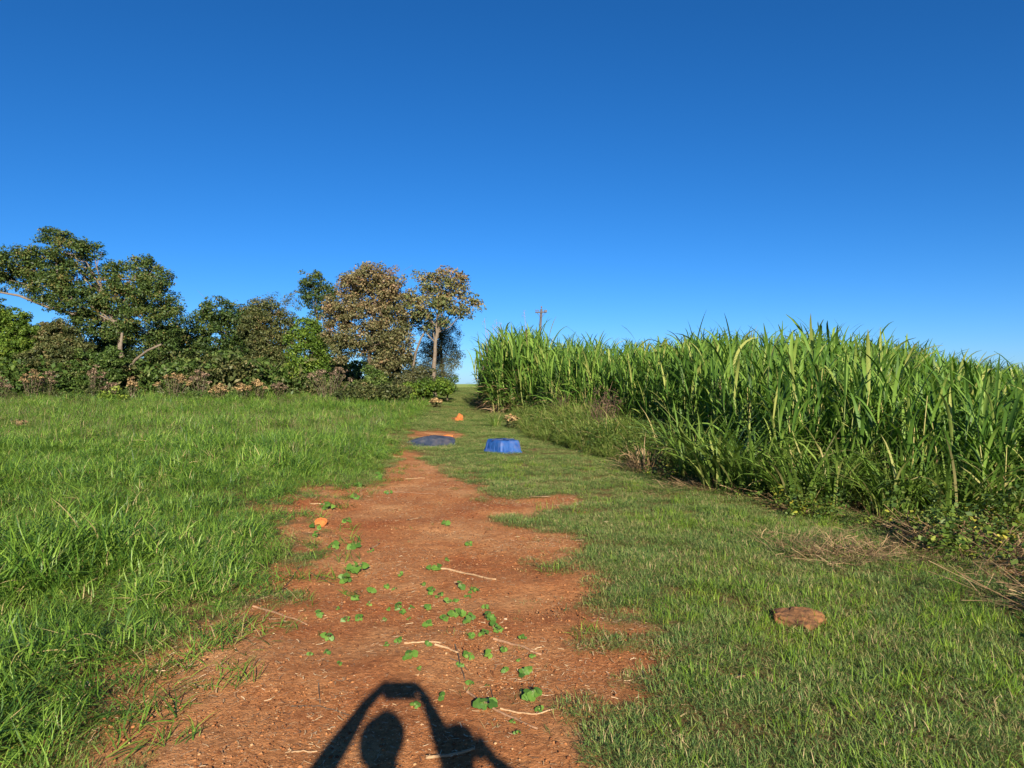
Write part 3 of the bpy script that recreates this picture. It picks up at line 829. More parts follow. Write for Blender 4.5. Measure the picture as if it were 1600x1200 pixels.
TM = [tussock_mesh(500 + i, 95, 1.15, 0.028, 0.24) for i in range(4)]
for i, (u, v, s, lab) in enumerate([(1130, 765, 1.35, 'largest arching grass tussock, in the bend where bank growth meets the cane'), (1085, 748, 1.2, 'arching grass tussock left of the largest one beside the straw tuft'), (1180, 772, 1.15, 'arching grass tussock right of the largest one at the cane foot'),
                                    (1300, 792, 1.05, 'arching tussock spilling out below the middle of the near cane'), (1245, 790, 1.0, 'arching tussock between the near cane and the largest tussock'), (1400, 804, .95, 'arching tussock at the foot of the near cane by the straw heap'),
                                    (1490, 815, 1.0, 'arching tussock with leaning leaves at the right part of the near cane'), (1575, 822, 1.0, 'arching tussock at the right edge of the picture below the cane'),
                                    (960, 712, .6, 'low tussock in the bank growth left of the straw tuft'), (775, 668, .55, 'low tussock at the far left tip of the bank growth'), (1050, 728, 1.1, 'tussock behind the straw tuft')]):
    p = ground_px(u, v)
    o = obj('grass_tussock', TM[i % 4], loc=p, rz=rng.rand() * 6); o.scale = (s, s, s)
    tag(o, lab, 'grass tussock', 'arching tussocks along the cane')

# straw-coloured dead tuft and dead dark shrubs in the bank
ac = Acc(); rg = RS(611); n = 160
az = rg.rand(n) * 2 * PI; rr = .35 * np.sqrt(rg.rand(n))
blades(ac, rg, np.stack([rr * np.cos(az), rr * np.sin(az), np.zeros(n)], -1), az, rg.uniform(.3, .8, n), .012, rg.uniform(.1, .9, n), rg.uniform(.3, 2.0, n), S=5, tint=rg.uniform(.4, 1, n), shape='cane')
tag(obj('dead_grass_tuft', ac.mesh('dead_grass_tuft', M['straw']), loc=ground_px(1008, 736)), 'pale straw-coloured dead grass tuft left of the largest tussock', 'dead grass')


def dead_shrub(u, v, D, w, h, seed, lab):
    rg = RS(seed); ac = Acc()
    x = (u - 800) / F * D; b = Vector((x, D, float(tz(x, D))))
    z0 = at(u, v, D).z - b.z
    for i in range(max(9, int(70 * w))):
        a = rg.rand() * 2 * PI; e = Vector((w * rg.uniform(.2, 1) * math.cos(a), w * .6 * math.sin(a), z0 + h * rg.uniform(-.5, 1.0)))
        m_ = e * .55 + Vector(rg.normal(0, .16, 3)); m_.z = max(m_.z, .1)
        tube(ac, [(e.x * .35, e.y * .35, 0), m_, e], [.008, .006, .002], 4, tint=rg.rand())
        for _ in range(3):
            q = m_.lerp(e, rg.uniform(.2, 1)); tube(ac, [q, q + Vector(rg.normal(0, .16, 3))], [.005, .002], 3, tint=rg.rand())
        leaf_cloud(ac, rg, np.array(e), .2, 6, .06, tint_mu=.5, aspect=.3)
        leaf_cloud(ac, rg, np.array(m_), .2, 8, .06, tint_mu=.4, aspect=.3)
    tag(obj('dead_shrub', ac.mesh('dead_shrub', M['dead']), loc=b), lab, 'dead shrub')


dead_shrub(940, 650, 19.5, .75, .75, 620, 'dark brown dead shrub slumped against the middle of the cane')
dead_shrub(880, 640, 23.5, .5, .6, 621, 'reddish dead growth left of the dark dead shrub')
dead_shrub(1128, 625, 13.6, .16, .55, 622, 'dark reddish dead stalks standing in the cane above the largest tussock')
# thin dry reeds over the far end of the cane
ac = Acc(); rg = RS(633)
for u, v, D in ((757, 497, 33), (762, 516, 33), (770, 508, 32), (781, 503, 32), (819, 485, 30), (750, 545, 34), (775, 500, 33.5)):
    e = at(u, v, D); b = Vector((e.x + rg.uniform(.1, .5), D, float(tz(e.x, D))))
    tube(ac, [b, b.lerp(e, .6) + Vector((.06, 0, .1)), e], [.012, .01, .006], 4, tint=.9)
    leaf_cloud(ac, rg, np.array(e - Vector((0, 0, .2))), .14, 26, .06, flat=2.2, tint_mu=.8, aspect=.3)
tag(obj('dry_reeds', ac.mesh('dry_reeds', M['dry_mauve'])), 'thin pale dry reeds rising above the far end of the cane', None, None, 'stuff')

# ------------------------------------------------------------------ utility pole
M['pole'] = solid_mat('pole_wood', (0.055, 0.05, 0.05), (0.105, 0.095, 0.09), 3, 0.85, 0.3)
M['iron'] = solid_mat('pole_iron', (0.05, 0.05, 0.055), (0.10, 0.10, 0.11), 8, 0.6, 0.1)
M['porcelain'] = solid_mat('insulator', (0.10, 0.07, 0.06), (0.16, 0.12, 0.10), 8, 0.3, 0)
D = 70.0
top = at(846, 483, D); fx = (838 - 800) / F * D
pb = Vector((fx, D, float(tz(fx, D)) - .3))
root = bpy.data.objects.new('utility_pole', None); COL.objects.link(root); root.location = pb
ac = Acc(); rel = top - pb
tube(ac, [Vector((0, 0, 0)), rel * .5, rel], [.16, .14, .11], 12); obj('pole', ac.mesh('pole', M['pole'], True), root)
axd = rel.normalized()


def box_mesh(name, sx, sy, sz, mat, bev=0.01):
    import bmesh
    bm = bmesh.new(); bmesh.ops.create_cube(bm, size=1.0)
    for v in bm.verts: v.co = Vector((v.co.x * sx, v.co.y * sy, v.co.z * sz))
    if bev: bmesh.ops.bevel(bm, geom=bm.edges[:], offset=bev, segments=2, affect='EDGES')
    me = bpy.data.meshes.new(name); bm.to_mesh(me); bm.free(); me.materials.append(mat); return me


arm = obj('crossarm', box_mesh('crossarm', 1.15, .12, .12, M['pole']), root, rel - axd * .32 + Vector((-.02, -.16, 0)))
arm.rotation_euler = (0, math.radians(-3), math.radians(8))
for dx in (-.52, -.32, .34, .5):
    ac = Acc(); tube(ac, [(0, 0, 0), (0, 0, .07), (0, 0, .09), (0, 0, .14), (0, 0, .16), (0, 0, .2)], [.02, .02, .06, .05, .055, .02], 8)
    obj('insulator', ac.mesh('insulator', M['porcelain'], True), root, rel - axd * .32 + Vector((dx, -.16, .05)))
ac = Acc(); tube(ac, [(0, 0, -.05), (0, 0, .12), (0, 0, .16), (0, 0, .26), (0, 0, .3)], [.03, .03, .08, .07, .03], 8); obj('insulator', ac.mesh('insulator', M['porcelain'], True), root, rel)
obj('transformer_fuse', box_mesh('transformer_fuse', .28, .16, .18, M['iron'], .02), root, rel - axd * .28 + Vector((.42, -.28, .02)))
ac = Acc(); tube(ac, [rel - axd * .9 + Vector((0, -.15, 0)), rel - axd * .36 + Vector((.42, -.2, 0))], [.02, .02], 5); tube(ac, [rel - axd * .9 + Vector((0, -.15, 0)), rel - axd * .36 + Vector((-.42, -.2, 0))], [.02, .02], 5)
obj('brace', ac.mesh('brace', M['iron']), root)
tag(root, 'leaning wooden utility pole with a crossarm rising behind the cane', 'utility pole')

# ------------------------------------------------------------------ blue crate and dark lid on the track
def plastic(name, c, c2, rough=0.4):
    m, N, L, bs = new_mat(name)
    tc = N.new('ShaderNodeTexCoord'); nz = N.new('ShaderNodeTexNoise'); nz.inputs['Scale'].default_value = 7; nz.inputs['Detail'].default_value = 6
    L.new(tc.outputs['Object'], nz.inputs['Vector']); r = ramp(N, [(.35, c), (.6, c2)]); L.new(nz.outputs['Fac'], r.inputs[0])
    n3 = N.new('ShaderNodeTexNoise'); n3.inputs['Scale'].default_value = 3.2; n3.inputs['Detail'].default_value = 8; n3.inputs['Roughness'].default_value = .7; L.new(tc.outputs['Object'], n3.inputs['Vector'])
    rd = ramp(N, [(.5, (0, 0, 0)), (.75, (.35, .35, .35))]); L.new(n3.outputs['Fac'], rd.inputs[0])
    mx = N.new('ShaderNodeMixRGB'); mx.inputs[2].default_value = (.24, .16, .10, 1); L.new(rd.outputs[0], mx.inputs[0]); L.new(r.outputs[0], mx.inputs[1]); L.new(mx.outputs[0], bs.inputs['Base Color'])
    r2 = ramp(N, [(.3, (rough,) * 3), (.7, (rough + .25,) * 3)]); L.new(nz.outputs['Fac'], r2.inputs[0]); L.new(r2.outputs[0], bs.inputs['Roughness'])
    bs.inputs['Specular IOR Level'].default_value = .5
    return m


M['blue'] = plastic('blue_plastic', (0.006, 0.045, 0.20), (0.010, 0.075, 0.27), .5)
M['blue_scuffed'] = plastic('blue_plastic_scuffed', (0.05, 0.09, 0.26), (0.10, 0.14, 0.30), .5)
M['navy'] = plastic('navy_plastic', (0.024, 0.034, 0.058), (0.05, 0.064, 0.092), .4)
p = ground_px(784, 709)
root = bpy.data.objects.new('plastic_tub', None); COL.objects.link(root)
root.location = p + Vector((.02, .42, 0)); root.rotation_euler = (math.radians(1.5), 0, math.radians(33))
A_, B_, Hh, tp = .58, .72, .29, .85
loops = []
prof = [(1.06, 0.0), (1.06, .035), (1.0, .04), (.985, .09), (.95, .16), (.91, .23), (tp, Hh - .01), (tp - .05, Hh)]
V = []; nseg = 24
def rrect(a, b, r, n=6):
    out = []
    for cx0, cy0, a0 in ((a / 2 - r, b / 2 - r, 0), (-a / 2 + r, b / 2 - r, 90), (-a / 2 + r, -b / 2 + r, 180), (a / 2 - r, -b / 2 + r, 270)):
        for k in range(n): t = math.radians(a0 + 90 * k / (n - 1)); out.append((cx0 + r * math.cos(t), cy0 + r * math.sin(t)))
    return out
for s, z in prof: V += [(x, y, z) for x, y in rrect(A_ * s, B_ * s, .05 * s)]
nr = 24
Q = [[i * nr + k, i * nr + (k + 1) % nr, (i + 1) * nr + (k + 1) % nr, (i + 1) * nr + k] for i in range(len(prof) - 1) for k in range(nr)]
V.append((0, 0, Hh - .012)); T = [[(len(prof) - 1) * nr + k, (len(prof) - 1) * nr + (k + 1) % nr, len(V) - 1] for k in range(nr)]
body = obj('shell', mesh_np('shell', V, Q, T, None, M['blue'], smooth=False), root)
for sx_, sy_, n_, rotz_, half in ((0, -1, 4, 0, B_ / 2), (-1, 0, 4, -90, A_ / 2), (0, 1, 4, 180, B_ / 2), (1, 0, 4, 90, A_ / 2)):
    wd = A_ if sy_ else B_
    for k in range(n_):
        off = (k - (n_ - 1) / 2) * wd * .24
        ac = Acc(); out0, out1 = half * 1.0 + .004, half * (tp + .03) + .004
        tube(ac, [(off, -out0, .05), (off * .9, -out1, Hh - .05)], [.008, .007], 6)
        o = obj('rib', ac.mesh('rib', M['blue']), root); o.rotation_euler = (0, 0, math.radians(rotz_))
ac = Acc(); tube(ac, [(-.3, 0, Hh), (.3, 0, Hh)], [.012, .012], 6); tube(ac, [(0, -.27, Hh), (0, .27, Hh)], [.012, .012], 6); obj('base_ribs', ac.mesh('base_ribs', M['blue_scuffed']), root)
tag(root, 'upturned blue plastic tub lying in the grass right of the track', 'tub')

p = ground_px(664, 699)
root = bpy.data.objects.new('tank_lid', None); COL.objects.link(root); root.location = p + Vector((.02, .62, .0)); root.rotation_euler = (math.radians(5), math.radians(-3), .35)
rg = RS(701); V = []; n = 32; rad = .68
pr = [(1.0, .0), (1.03, .05), (.98, .07), (.92, .065), (.5, .15), (.14, .205), (.10, .23), (.04, .235)]
for s, z in pr:
    for k in range(n):
        t = 2 * PI * k / n; rd = rad * s * (1 + .02 * math.sin(3 * t + 1) + .03 * math.sin(2 * t)); fl = .035 if (k % 4 == 0 and .1 < s < .95) else 0
        V.append((rd * math.cos(t), rd * math.sin(t), z + fl + .03 * math.sin(2 * t + .6) * s + .05 * max(0, math.cos(t - .3)) ** 6 * s))
Q = [[i * n + k, i * n + (k + 1) % n, (i + 1) * n + (k + 1) % n, (i + 1) * n + k] for i in range(len(pr) - 1) for k in range(n)]
V.append((0, 0, .237)); T = [[(len(pr) - 1) * n + k, (len(pr) - 1) * n + (k + 1) % n, len(V) - 1] for k in range(n)]
obj('cover', mesh_np('cover', V, Q, T, None, M['navy']), root)
ac = Acc(); tube(ac, [(rad * .99 * math.cos(2 * PI * k / 40), rad * .99 * math.sin(2 * PI * k / 40), .012 + .03 * math.sin(4 * PI * k / 40 + .6)) for k in range(41)], [.016] * 41, 6)
obj('rim', ac.mesh('rim', plastic('rim_painted_reflection', (.25, .28, .36), (.45, .47, .52), .3), True), root)  # pale rim colour paints in the whitish reflection seen along the lid's front edge
tag(root, 'dark navy shallow conical lid lying flat across the track', 'lid')

# ------------------------------------------------------------------ stones
def rock_mesh(name, sx, sy, sz, seed, mat, sub=3, rough=.25, flat=.0):
    import bmesh
    bm = bmesh.new(); bmesh.ops.create_icosphere(bm, subdivisions=sub, radius=1.0)
    rg = RS(seed); pl = [Vector(rg.normal(0, 1, 3)).normalized() for _ in range(9)]; dd = rg.uniform(.6, .95, 9)
    for v in bm.verts:
        for nrm, d_ in zip(pl, dd):
            h_ = v.co.dot(nrm) - d_
            if h_ > 0: v.co -= nrm * h_ * .85
        q = v.co
        k = 1 + rough * (float(fbm(np.array([q.x * 2.3 + q.z * 1.7 + 5]), np.array([q.y * 2.3 - q.z * 1.1]), seed, 3)[0]) - .5)
        v.co = Vector((q.x * k * sx, q.y * k * sy, max(q.z, -.35) * k * sz))
    me = bpy.data.meshes.new(name); bm.to_mesh(me); bm.free(); me.materials.append(mat)
    return me


M['rock'] = solid_mat('rusty_rock', (0.050, 0.030, 0.018), (0.25, 0.115, 0.042), 11, .95, 1.0, 26, detail=9)
M['clay'] = solid_mat('orange_clay', (0.26, 0.075, 0.020), (0.48, 0.17, 0.045), 8, .95, 1.0, 14)
p = ground_px(1262, 984)
o = obj('rock', rock_mesh('rock', .19, .17, .105, 15, M['rock'], 4, .7), loc=p + Vector((0, .10, .02)), rz=.5)
tag(o, 'flat rusty brown rock lying in the bright grass on the right', 'rock')
p = ground_px(500, 823)
o = obj('stone', rock_mesh('stone', .062, .05, .075, 36, M['clay'], 4, .55), loc=p + Vector((0, .04, .03)), rz=.2); o.rotation_euler = (0, .35, .3)
tag(o, 'small orange stone at the left side of the bare track', 'stone')
p = ground_px(717, 659)
o = obj('clay_mound', rock_mesh('clay_mound', .15, .17, .24, 37, M['clay'], 4, .6), loc=p + Vector((0, .1, .12)), rz=.9)
tag(o, 'upright orange clay lump beside the track beyond the dark lid', 'clay lump')
p = ground_px(700, 683)
o = obj('clay_mound', rock_mesh('clay_mound_low', .16, .1, .07, 9, M['clay'], 3, .4), loc=p + Vector((0, 0, .02)))
tag(o, 'low bright orange clay clod behind the dark lid', 'clay clod')
for u, v, s, lab in ((131, 1072, .028, 'small buff stone in the grass at the lower left'), (340 / 4, 900 + 888 / 4, .016, 'tiny pale pebble in the grass near the lower left corner'), (947, 818, .03, 'pale pebble in the turf right of the bare track'), (790, 968, .012, 'white pebble on bare earth right of the seedling cluster')):
    p = ground_px(u, v); o = obj('pebble', rock_mesh('pebble', s * 1.3, s, s * .7, int(u), solid_mat('pebble_stone', (.35, .24, .15), (.55, .42, .28), 20, .9, .3), 2, .3), loc=p + Vector((0, 0, s * .3))); tag(o, lab, 'pebble')
# ------------------------------------------------------------------ grass, creepers, straw
M['lush'] = leaf_mat('lush_grass', [(0.0, (0.026, 0.075, 0.013)), (0.4, (0.084, 0.180, 0.022)), (0.8, (0.180, 0.300, 0.036)), (0.96, (0.22, 0.33, 0.06)), (1.0, (0.36, 0.30, 0.13))], 0.28, rough=0.48, spec=0.4, inst=0.3, patch=0.22, patch_scale=0.55)
M['turf'] = leaf_mat('short_turf', [(0.0, (0.032, 0.075, 0.018)), (0.4, (0.095, 0.170, 0.036)), (0.66, (0.185, 0.260, 0.060)), (0.86, (0.27, 0.235, 0.10)), (1.0, (0.40, 0.30, 0.16))], 0.2, rough=0.6, inst=0.3, patch=0.32, patch_scale=0.7)
M['bright'] = leaf_mat('bright_grass', [(0.0, (0.06, 0.135, 0.012)), (0.5, (0.15, 0.265, 0.022)), (0.92, (0.26, 0.35, 0.04)), (1.0, (0.36, 0.30, 0.12))], 0.32, inst=0.3, patch=0.1)
M['bank'] = leaf_mat('bank_grass', [(0.0, (0.05, 0.095, 0.016)), (0.5, (0.125, 0.195, 0.034)), (0.8, (0.215, 0.265, 0.06)), (1.0, (0.38, 0.31, 0.14))], 0.28, inst=0.35, patch=0.25, patch_scale=0.6)
M['seed'] = leaf_mat('seed_heads', [(0.0, (0.09, 0.07, 0.05)), (0.5, (0.16, 0.115, 0.075)), (1.0, (0.24, 0.19, 0.10))], 0.1)
M['creeper'] = leaf_mat('creeper_leaf', [(0.0, (0.04, 0.085, 0.014)), (0.6, (0.11, 0.17, 0.025)), (0.88, (0.22, 0.26, 0.04)), (1.0, (0.38, 0.35, 0.05))], 0.25, inst=0.35, patch=0.1)
M['chip'] = leaf_mat('straw_chip', [(0.0, (0.16, 0.08, 0.04)), (0.5, (0.38, 0.25, 0.13)), (1.0, (0.58, 0.43, 0.26))], 0.0, inst=0.2, patch=0.1)
M['clod'] = leaf_mat('soil_clod', [(0.0, (0.10, 0.04, 0.018)), (0.5, (0.23, 0.09, 0.034)), (0.88, (0.31, 0.14, 0.055)), (1.0, (0.42, 0.27, 0.14))], 0, rough=.95, spec=.1, inst=.1, patch=.1)
M['seedling'] = leaf_mat('seedling_leaf', [(0.0, (0.04, 0.10, 0.016)), (0.5, (0.085, 0.18, 0.026)), (1.0, (0.15, 0.26, 0.04))], 0.25, rough=0.5, spec=0.35, inst=0.5, patch=0.1, patch_scale=3)
M['stick'] = solid_mat('dry_stick', (0.22, 0.13, 0.065), (0.44, 0.30, 0.17), 14, .85, .4, 60)
M['stick_brown'] = solid_mat('brown_stick', (0.16, 0.09, 0.05), (0.32, 0.19, 0.11), 14, .9, .4, 60)
M['twig'] = solid_mat('dark_twig', (0.035, 0.028, 0.022), (0.10, 0.075, 0.055), 14, .9, .3, 60)


def tuft(seed, n, r, L, W, tilt, curl, mat, S=4, ti=None, lean=None, z=0.0, shape='grass', zr=0.0):
    rg = RS(seed); a = Acc()
    az = rg.rand(n) * 2 * PI; rr = r * np.sqrt(rg.rand(n))
    b = np.stack([rr * np.cos(az), rr * np.sin(az), z + zr * rg.rand(n)], -1)
    a2 = az + rg.normal(0, 1.0, n) if lean is None else lean + rg.normal(0, .9, n)
    blades(a, rg, b, a2, rg.uniform(*L, n), rg.uniform(*W, n), rg.uniform(*tilt, n), rg.uniform(*curl, n), S=S, tint=(ti(rg, n) if ti else None), shape=shape)
    return a.mesh('tuft', mat)


def tint_dry(f, lo=0.05, hi=0.85):
    return lambda rg, n: np.where(rg.rand(n) < f, rg.uniform(.9, 1.0, n), rg.uniform(lo, hi, n))


def place(name, x, y, rng, variants, smin, smax, label, tiltsd=0.08, k=None, z=0.0, rzf=False):
    n = len(x)
    rz = rng.rand(n) * 2 * PI
    if rzf: rz = fbm(x * .7, y * .7, 5) * 4 * PI + rng.normal(0, .9, n)      # blades lie over in swathes
    zz = tz(x, y) + z
    s = rng.uniform(smin, smax, n)
    if k is not None: s = s * k
    return scatter(name, np.stack([x, y, zz], -1), np.stack([rng.normal(0, tiltsd, n), rng.normal(0, tiltsd, n), rz], -1), np.repeat(s[:, None], 3, 1), rng.randint(0, len(variants), n), variants, label)


rng = RS(9)
# lush grass of the pasture on the left
LV = [tuft(800 + i, 52, .16, (.07, .22), (.0065, .0125), (.3, 1.45), (.1, 1.2), M['lush'], 4, tint_dry(.02, 0, .95), lean=(None if i % 2 == 0 else 0.0), zr=.15) for i in range(9)]
LV += [tuft(815 + i, 26, .14, (.16, .36), (.005, .009), (.3, 1.1), (.3, 1.6), M['lush'], 5, tint_dry(.06, .2, .95), lean=0.0) for i in range(2)]


def lush_keep(d0, d1, f):
    def k(x, y):
        e = lush_x(y) + 0.35 * (fbm(x * 1.3, y * 1.3, 31) - .5)
        g = grass_mask(x, y)
        r = np.hypot(x, y)
        side = sstep(0.12, -0.12, x - e)
        return side * sstep(.25, .8, g) * wedge(x, y) * ((r >= d0) & (r < d1)) * f
    return k


xs, ys, ks = [], [], []
for x0, x1, y0, y1, dn, d0, d1 in ((-9, 0, -1, 9, 95, 0, 9), (-18, 0, 4, 18, 55, 9, 18), (-34, 0, 8, 33, 26, 18, 33), (-52, -2, 18, 54, 12, 33, 60)):
    a, b, c = pts_in(rng, x0, x1, y0, y1, dn, lush_keep(d0, d1, 1.0)); xs.append(a); ys.append(b); ks.append(c)
x, y = np.concatenate(xs), np.concatenate(ys)
edge = sstep(-0.05, 1.3, lush_x(y) - x)
hgt = (.45 + .55 * edge) * (.62 + .8 * sstep(.25, .75, fbm(x * 1.3, y * 1.3, 33))) * (1 + .35 * sstep(18, 40, y))
place('lush_grass', x, y, rng, LV, .7, 1.25, 'lush green pasture grass on the left of the track', .2, hgt, rzf=True)
# brownish seed heads hanging over the far pasture
SV = [tuft(830 + i, 7, .25, (.26, .46), (.002, .004), (.02, .4), (.1, .7), M['seed'], 4, shape='straw') for i in range(4)]
a, b, c = pts_in(rng, -50, -3, 10, 46, 7, lambda x, y: (x < lush_x(y) - .8) * wedge(x, y) * sstep(.42, .62, fbm(x * .28, y * .28, 41) + .22 * sstep(22, 40, y)) * sstep(9, 20, y))
place('seed_heads', a, b, rng, SV, .8, 1.15, 'brownish seed heads standing over the pasture grass')
# sprawling runners at the edge of the bare earth
RV = [tuft(840 + i, 22, .12, (.07, .2), (.005, .009), (.7, 1.35), (.1, .5), M['lush'], 4, tint_dry(.08), lean=0.0) for i in range(5)]


def fringe(x, y):
    e = x - lush_x(y)
    return sstep(.75, -.05, e) * (e > -.7) * (fbm(x * 2.2, y * 2.2, 43) > .43) * wedge(x, y, 1) * (y > .5)


a, b, c = pts_in(rng, -4, 1, .5, 17, 42, fringe)
place('grass_runners', a, b, rng, RV, .6, 1.15, 'sprawling grass runners at the left edge of the bare track')

# short turf on the right of the track and along its middle further up
TV = [tuft(850 + i, 160, .17, (.022, .065), (.003, .0055), (.3, 1.5), (.0, 1.2), M['turf'], 3, tint_dry(.09, 0, .80), zr=.03) for i in range(8)]


def turf_keep(d0, d1):
    def k(x, y):
        g = grass_mask(x, y); r = np.hypot(x, y)
        e = lush_x(y)
        w = (x > e - .25) & (x < bank_x(y) + np.where(y < 13, 1.6, .6))
        fr = sstep(.12, .75, g)
        left = sstep(-.1, .35, e - x + .25)     # little turf inside the lush side
        return fr * w * wedge(x, y) * ((r >= d0) & (r < d1)) * (1 - .0 * left)
    return k


xs, ys, ks = [], [], []
for x0, x1, y0, y1, dn, d0, d1 in ((-2, 8, -1, 8.5, 95, 0, 8.5), (-4, 9, 3, 15, 52, 8.5, 15), (-5, 9, 12, 30, 46, 15, 30), (-9, 3, 28, 75, 18, 30, 80)):
    a, b, c = pts_in(rng, x0, x1, y0, y1, dn, turf_keep(d0, d1)); xs.append(a); ys.append(b); ks.append(c)
x, y, k = map(np.concatenate, (xs, ys, ks))
place('short_turf', x, y, rng, TV, .6, 1.05, 'short trodden turf on the right of the track', .06, (.45 + .55 * k) * (.7 + .6 * fbm(x * .8, y * .8, 51)) * (1 + .5 * sstep(14, 30, y)))
# weak sprigs on the bare earth
SP = [tuft(865 + i, 9, .05, (.02, .06), (.002, .004), (.4, 1.3), (0, .6), M['turf'], 3, tint_dry(.3)) for i in range(4)]
a, b, c = pts_in(rng, -4, 2.5, 1.2, 16, 75, lambda x, y: (dirt_sd(x, y) < .15) * (.05 + .95 * sstep(-.6, .1, dirt_sd(x, y))) * sstep(.38, .55, fbm(x * 1.7, y * 1.7, 61)))
place('grass_sprigs', a, b, rng, SP, .6, 1.3, 'thin grass sprigs on the bare earth')
# brighter, taller grass round the rock and in streaks
BV = [tuft(870 + i, 34, .13, (.05, .15), (.004, .007), (.1, 1.0), (.1, 1.2), M['bright'], 4, tint_dry(.06)) for i in range(5)]
rk = ground_px(1262, 975)


def bright_keep(x, y):
    q = np.hypot((x - rk.x - .1) / 1.0, (y - rk.y) / 1.2)
    n = fbm(x * 1.1, y * 1.1, 71)
    return np.clip(sstep(1.5, .35, q) * .95 + .7 * sstep(.48, .66, n) + .06, 0, 1) * (x > lush_x(y) + .8) * (x < bank_x(y) + .6) * sstep(.4, .9, grass_mask(x, y)) * wedge(x, y) * sstep(17, 9, y)


a, b, c = pts_in(rng, -1, 9, 1, 16, 58, bright_keep)
place('bright_grass', a, b, rng, BV, .55, 1.1, 'bright yellow-green taller grass in the turf around the rock')
# low bank growth between turf and cane
KV = [tuft(880 + i, 70, .22, (.4, 1.05), (.012, .024), (.05, .7), (.4, 1.8), M['bank'], 5, tint_dry(.09), shape='cane') for i in range(6)]


def bank_keep(x, y):
    cxx = np.interp(y, [7.0, 7.6, 8.2, 9.5, 10.6, 13.8, 16.8, 21.5, 26.5, 29.5, 33.5, 36, 46], [14, 8.3, 5.5, 4.75, 4.05, 3.85, 3.7, 2.85, 1.15, 0.0, -1.06, -1.3, -1.5])
    return (x > bank_x(y) + .1) * (x < cxx + 1.2) * sstep(8.0, 11.5, y) * (y < 45)


a, b, c = pts_in(rng, -4, 8, 8, 45, 21, bank_keep)
cxx = np.interp(b, [12, 13.8, 16.8, 21.5, 26.5, 29.5, 33.5, 46], [4.1, 3.98, 3.79, 2.91, 1.2, 0.0, -1.06, -1.5])
place('bank_grass', a, b, rng, KV, .75, 1.25, 'knee-high tangled grass on the bank below the far cane', .12, (.55 + .6 * fbm(a * .8, b * .8, 81)) * (.5 + .5 * sstep(0, 1.4, a - bank_x(b))))


# creeper with small yellow-green leaves and dark tangle at the cane foot
def creeper_mesh(seed, n, r, h, size, mat='creeper'):
    rg = RS(seed); a = Acc()
    for _ in range(n):
        c = np.array([rg.normal(0, r * .5), rg.normal(0, r * .5), rg.uniform(.02, h)])
        leaf_cloud(a, rg, c, r * .35, 7, size, upb=1.2, aspect=.75, tint_mu=rg.uniform(.2, .8), tint_sd=.2)
    return a.mesh('creeper', M[mat])


CM = [creeper_mesh(890 + i, 8, .2, .16 + .06 * i, .045, 'creeper' if i < 3 else 'leaf_mid') for i in range(5)]


def foot(x, y):
    f0 = x - bank_x(y)
    cxx = np.interp(y, [7.0, 7.6, 8.2, 9.5, 10.6, 13.8, 16.8], [14, 8.3, 5.5, 4.75, 4.05, 3.85, 3.7])
    return sstep(-.5, .2, f0) * (x < cxx + .9) * (y < 14) * (y > 2.5) * wedge(x, y, 3)


a, b, c = pts_in(rng, 1.5, 11, 2.5, 14, 34, lambda x, y: foot(x, y) * sstep(.40, .62, fbm(x * 1.2, y * 1.2, 91)))
place('creeper', a, b, rng, CM, .6, 1.4, 'yellow-green creeper with small leaves at the foot of the near cane')
a2, b2, c2 = pts_in(rng, -3, 5, 13, 40, 5, lambda x, y: bank_keep(x, y) * sstep(.42, .6, fbm(x * .9, y * .9, 92)))
UG = [creeper_mesh(896 + i, 20, .35, .7, .05, 'leaf_mid') for i in range(3)]
place('bank_creeper', a2, b2, rng, UG, .7, 1.3, 'leafy creeper tangled in the bank growth')
# straw lying at the cane foot
WV = [tuft(900 + i, 40, .25, (.12, .5), (.004, .012), (1.2, 1.65), (-.2, .3), M['straw'], 3, shape='straw', z=.03) for i in range(5)]
a, b, c = pts_in(rng, 1.5, 11, 2.5, 16, 17, lambda x, y: np.clip(foot(x, y) * sstep(.38, .58, fbm(x * .9 + 4, y * .9, 95)) + .25 * foot(x, y), 0, 1))
place('straw_litter', a, b, rng, WV, .6, 1.2, 'dry straw litter lying along the foot of the cane', .12)
hp = ground_px(1370, 872)
n = 42; a = hp.x + rng.normal(0, .42, n); b = hp.y + rng.normal(0, .35, n)
place('straw_heap', a, b, rng, WV, .4, .75, 'brown heap of dry straw between turf and near cane', .25, None, .03)
n = 40; q = ground_px(1120, 762); a = q.x + rng.normal(0, .5, n); b = q.y + rng.normal(0, .35, n)
place('pale_straw', a, b, rng, WV, .5, .9, 'pale straw spilled in front of the largest tussock', .1)
# undergrowth below the trees
DU = []
for i in range(4):
    rg = RS(910 + i); ac = Acc()
    for _ in range(26):
        leaf_cloud(ac, rg, np.array([rg.normal(0, .5), rg.normal(0, .5), rg.uniform(.1, 1.5)]), .35, 16, .2, tint_mu=rg.uniform(.2, .6))
    DU.append(ac.mesh('undergrowth', M['leaf_olive' if i % 2 else 'leaf_mid']))
a, b, c = pts_in(rng, -48, -3.8, 44.5, 60, .8, lambda x, y: (x < -4.3 - (y - 43) * .08) * 1.0)
place('undergrowth', a, b, rng, DU, .9, 1.8, 'dark undergrowth filling the shade below the trees', .08, np.where(a > -12.5, .42, 1.0))
a, b, c = pts_in(rng, -40, -3, 36, 43, .4, lambda x, y: (x < -3.6 - (y - 36) * .1) * sstep(.35, .6, fbm(x * .3, y * .3, 97)))
place('edge_growth', a, b, rng, DU, .25, .55, 'low weeds where the pasture meets the bushes')
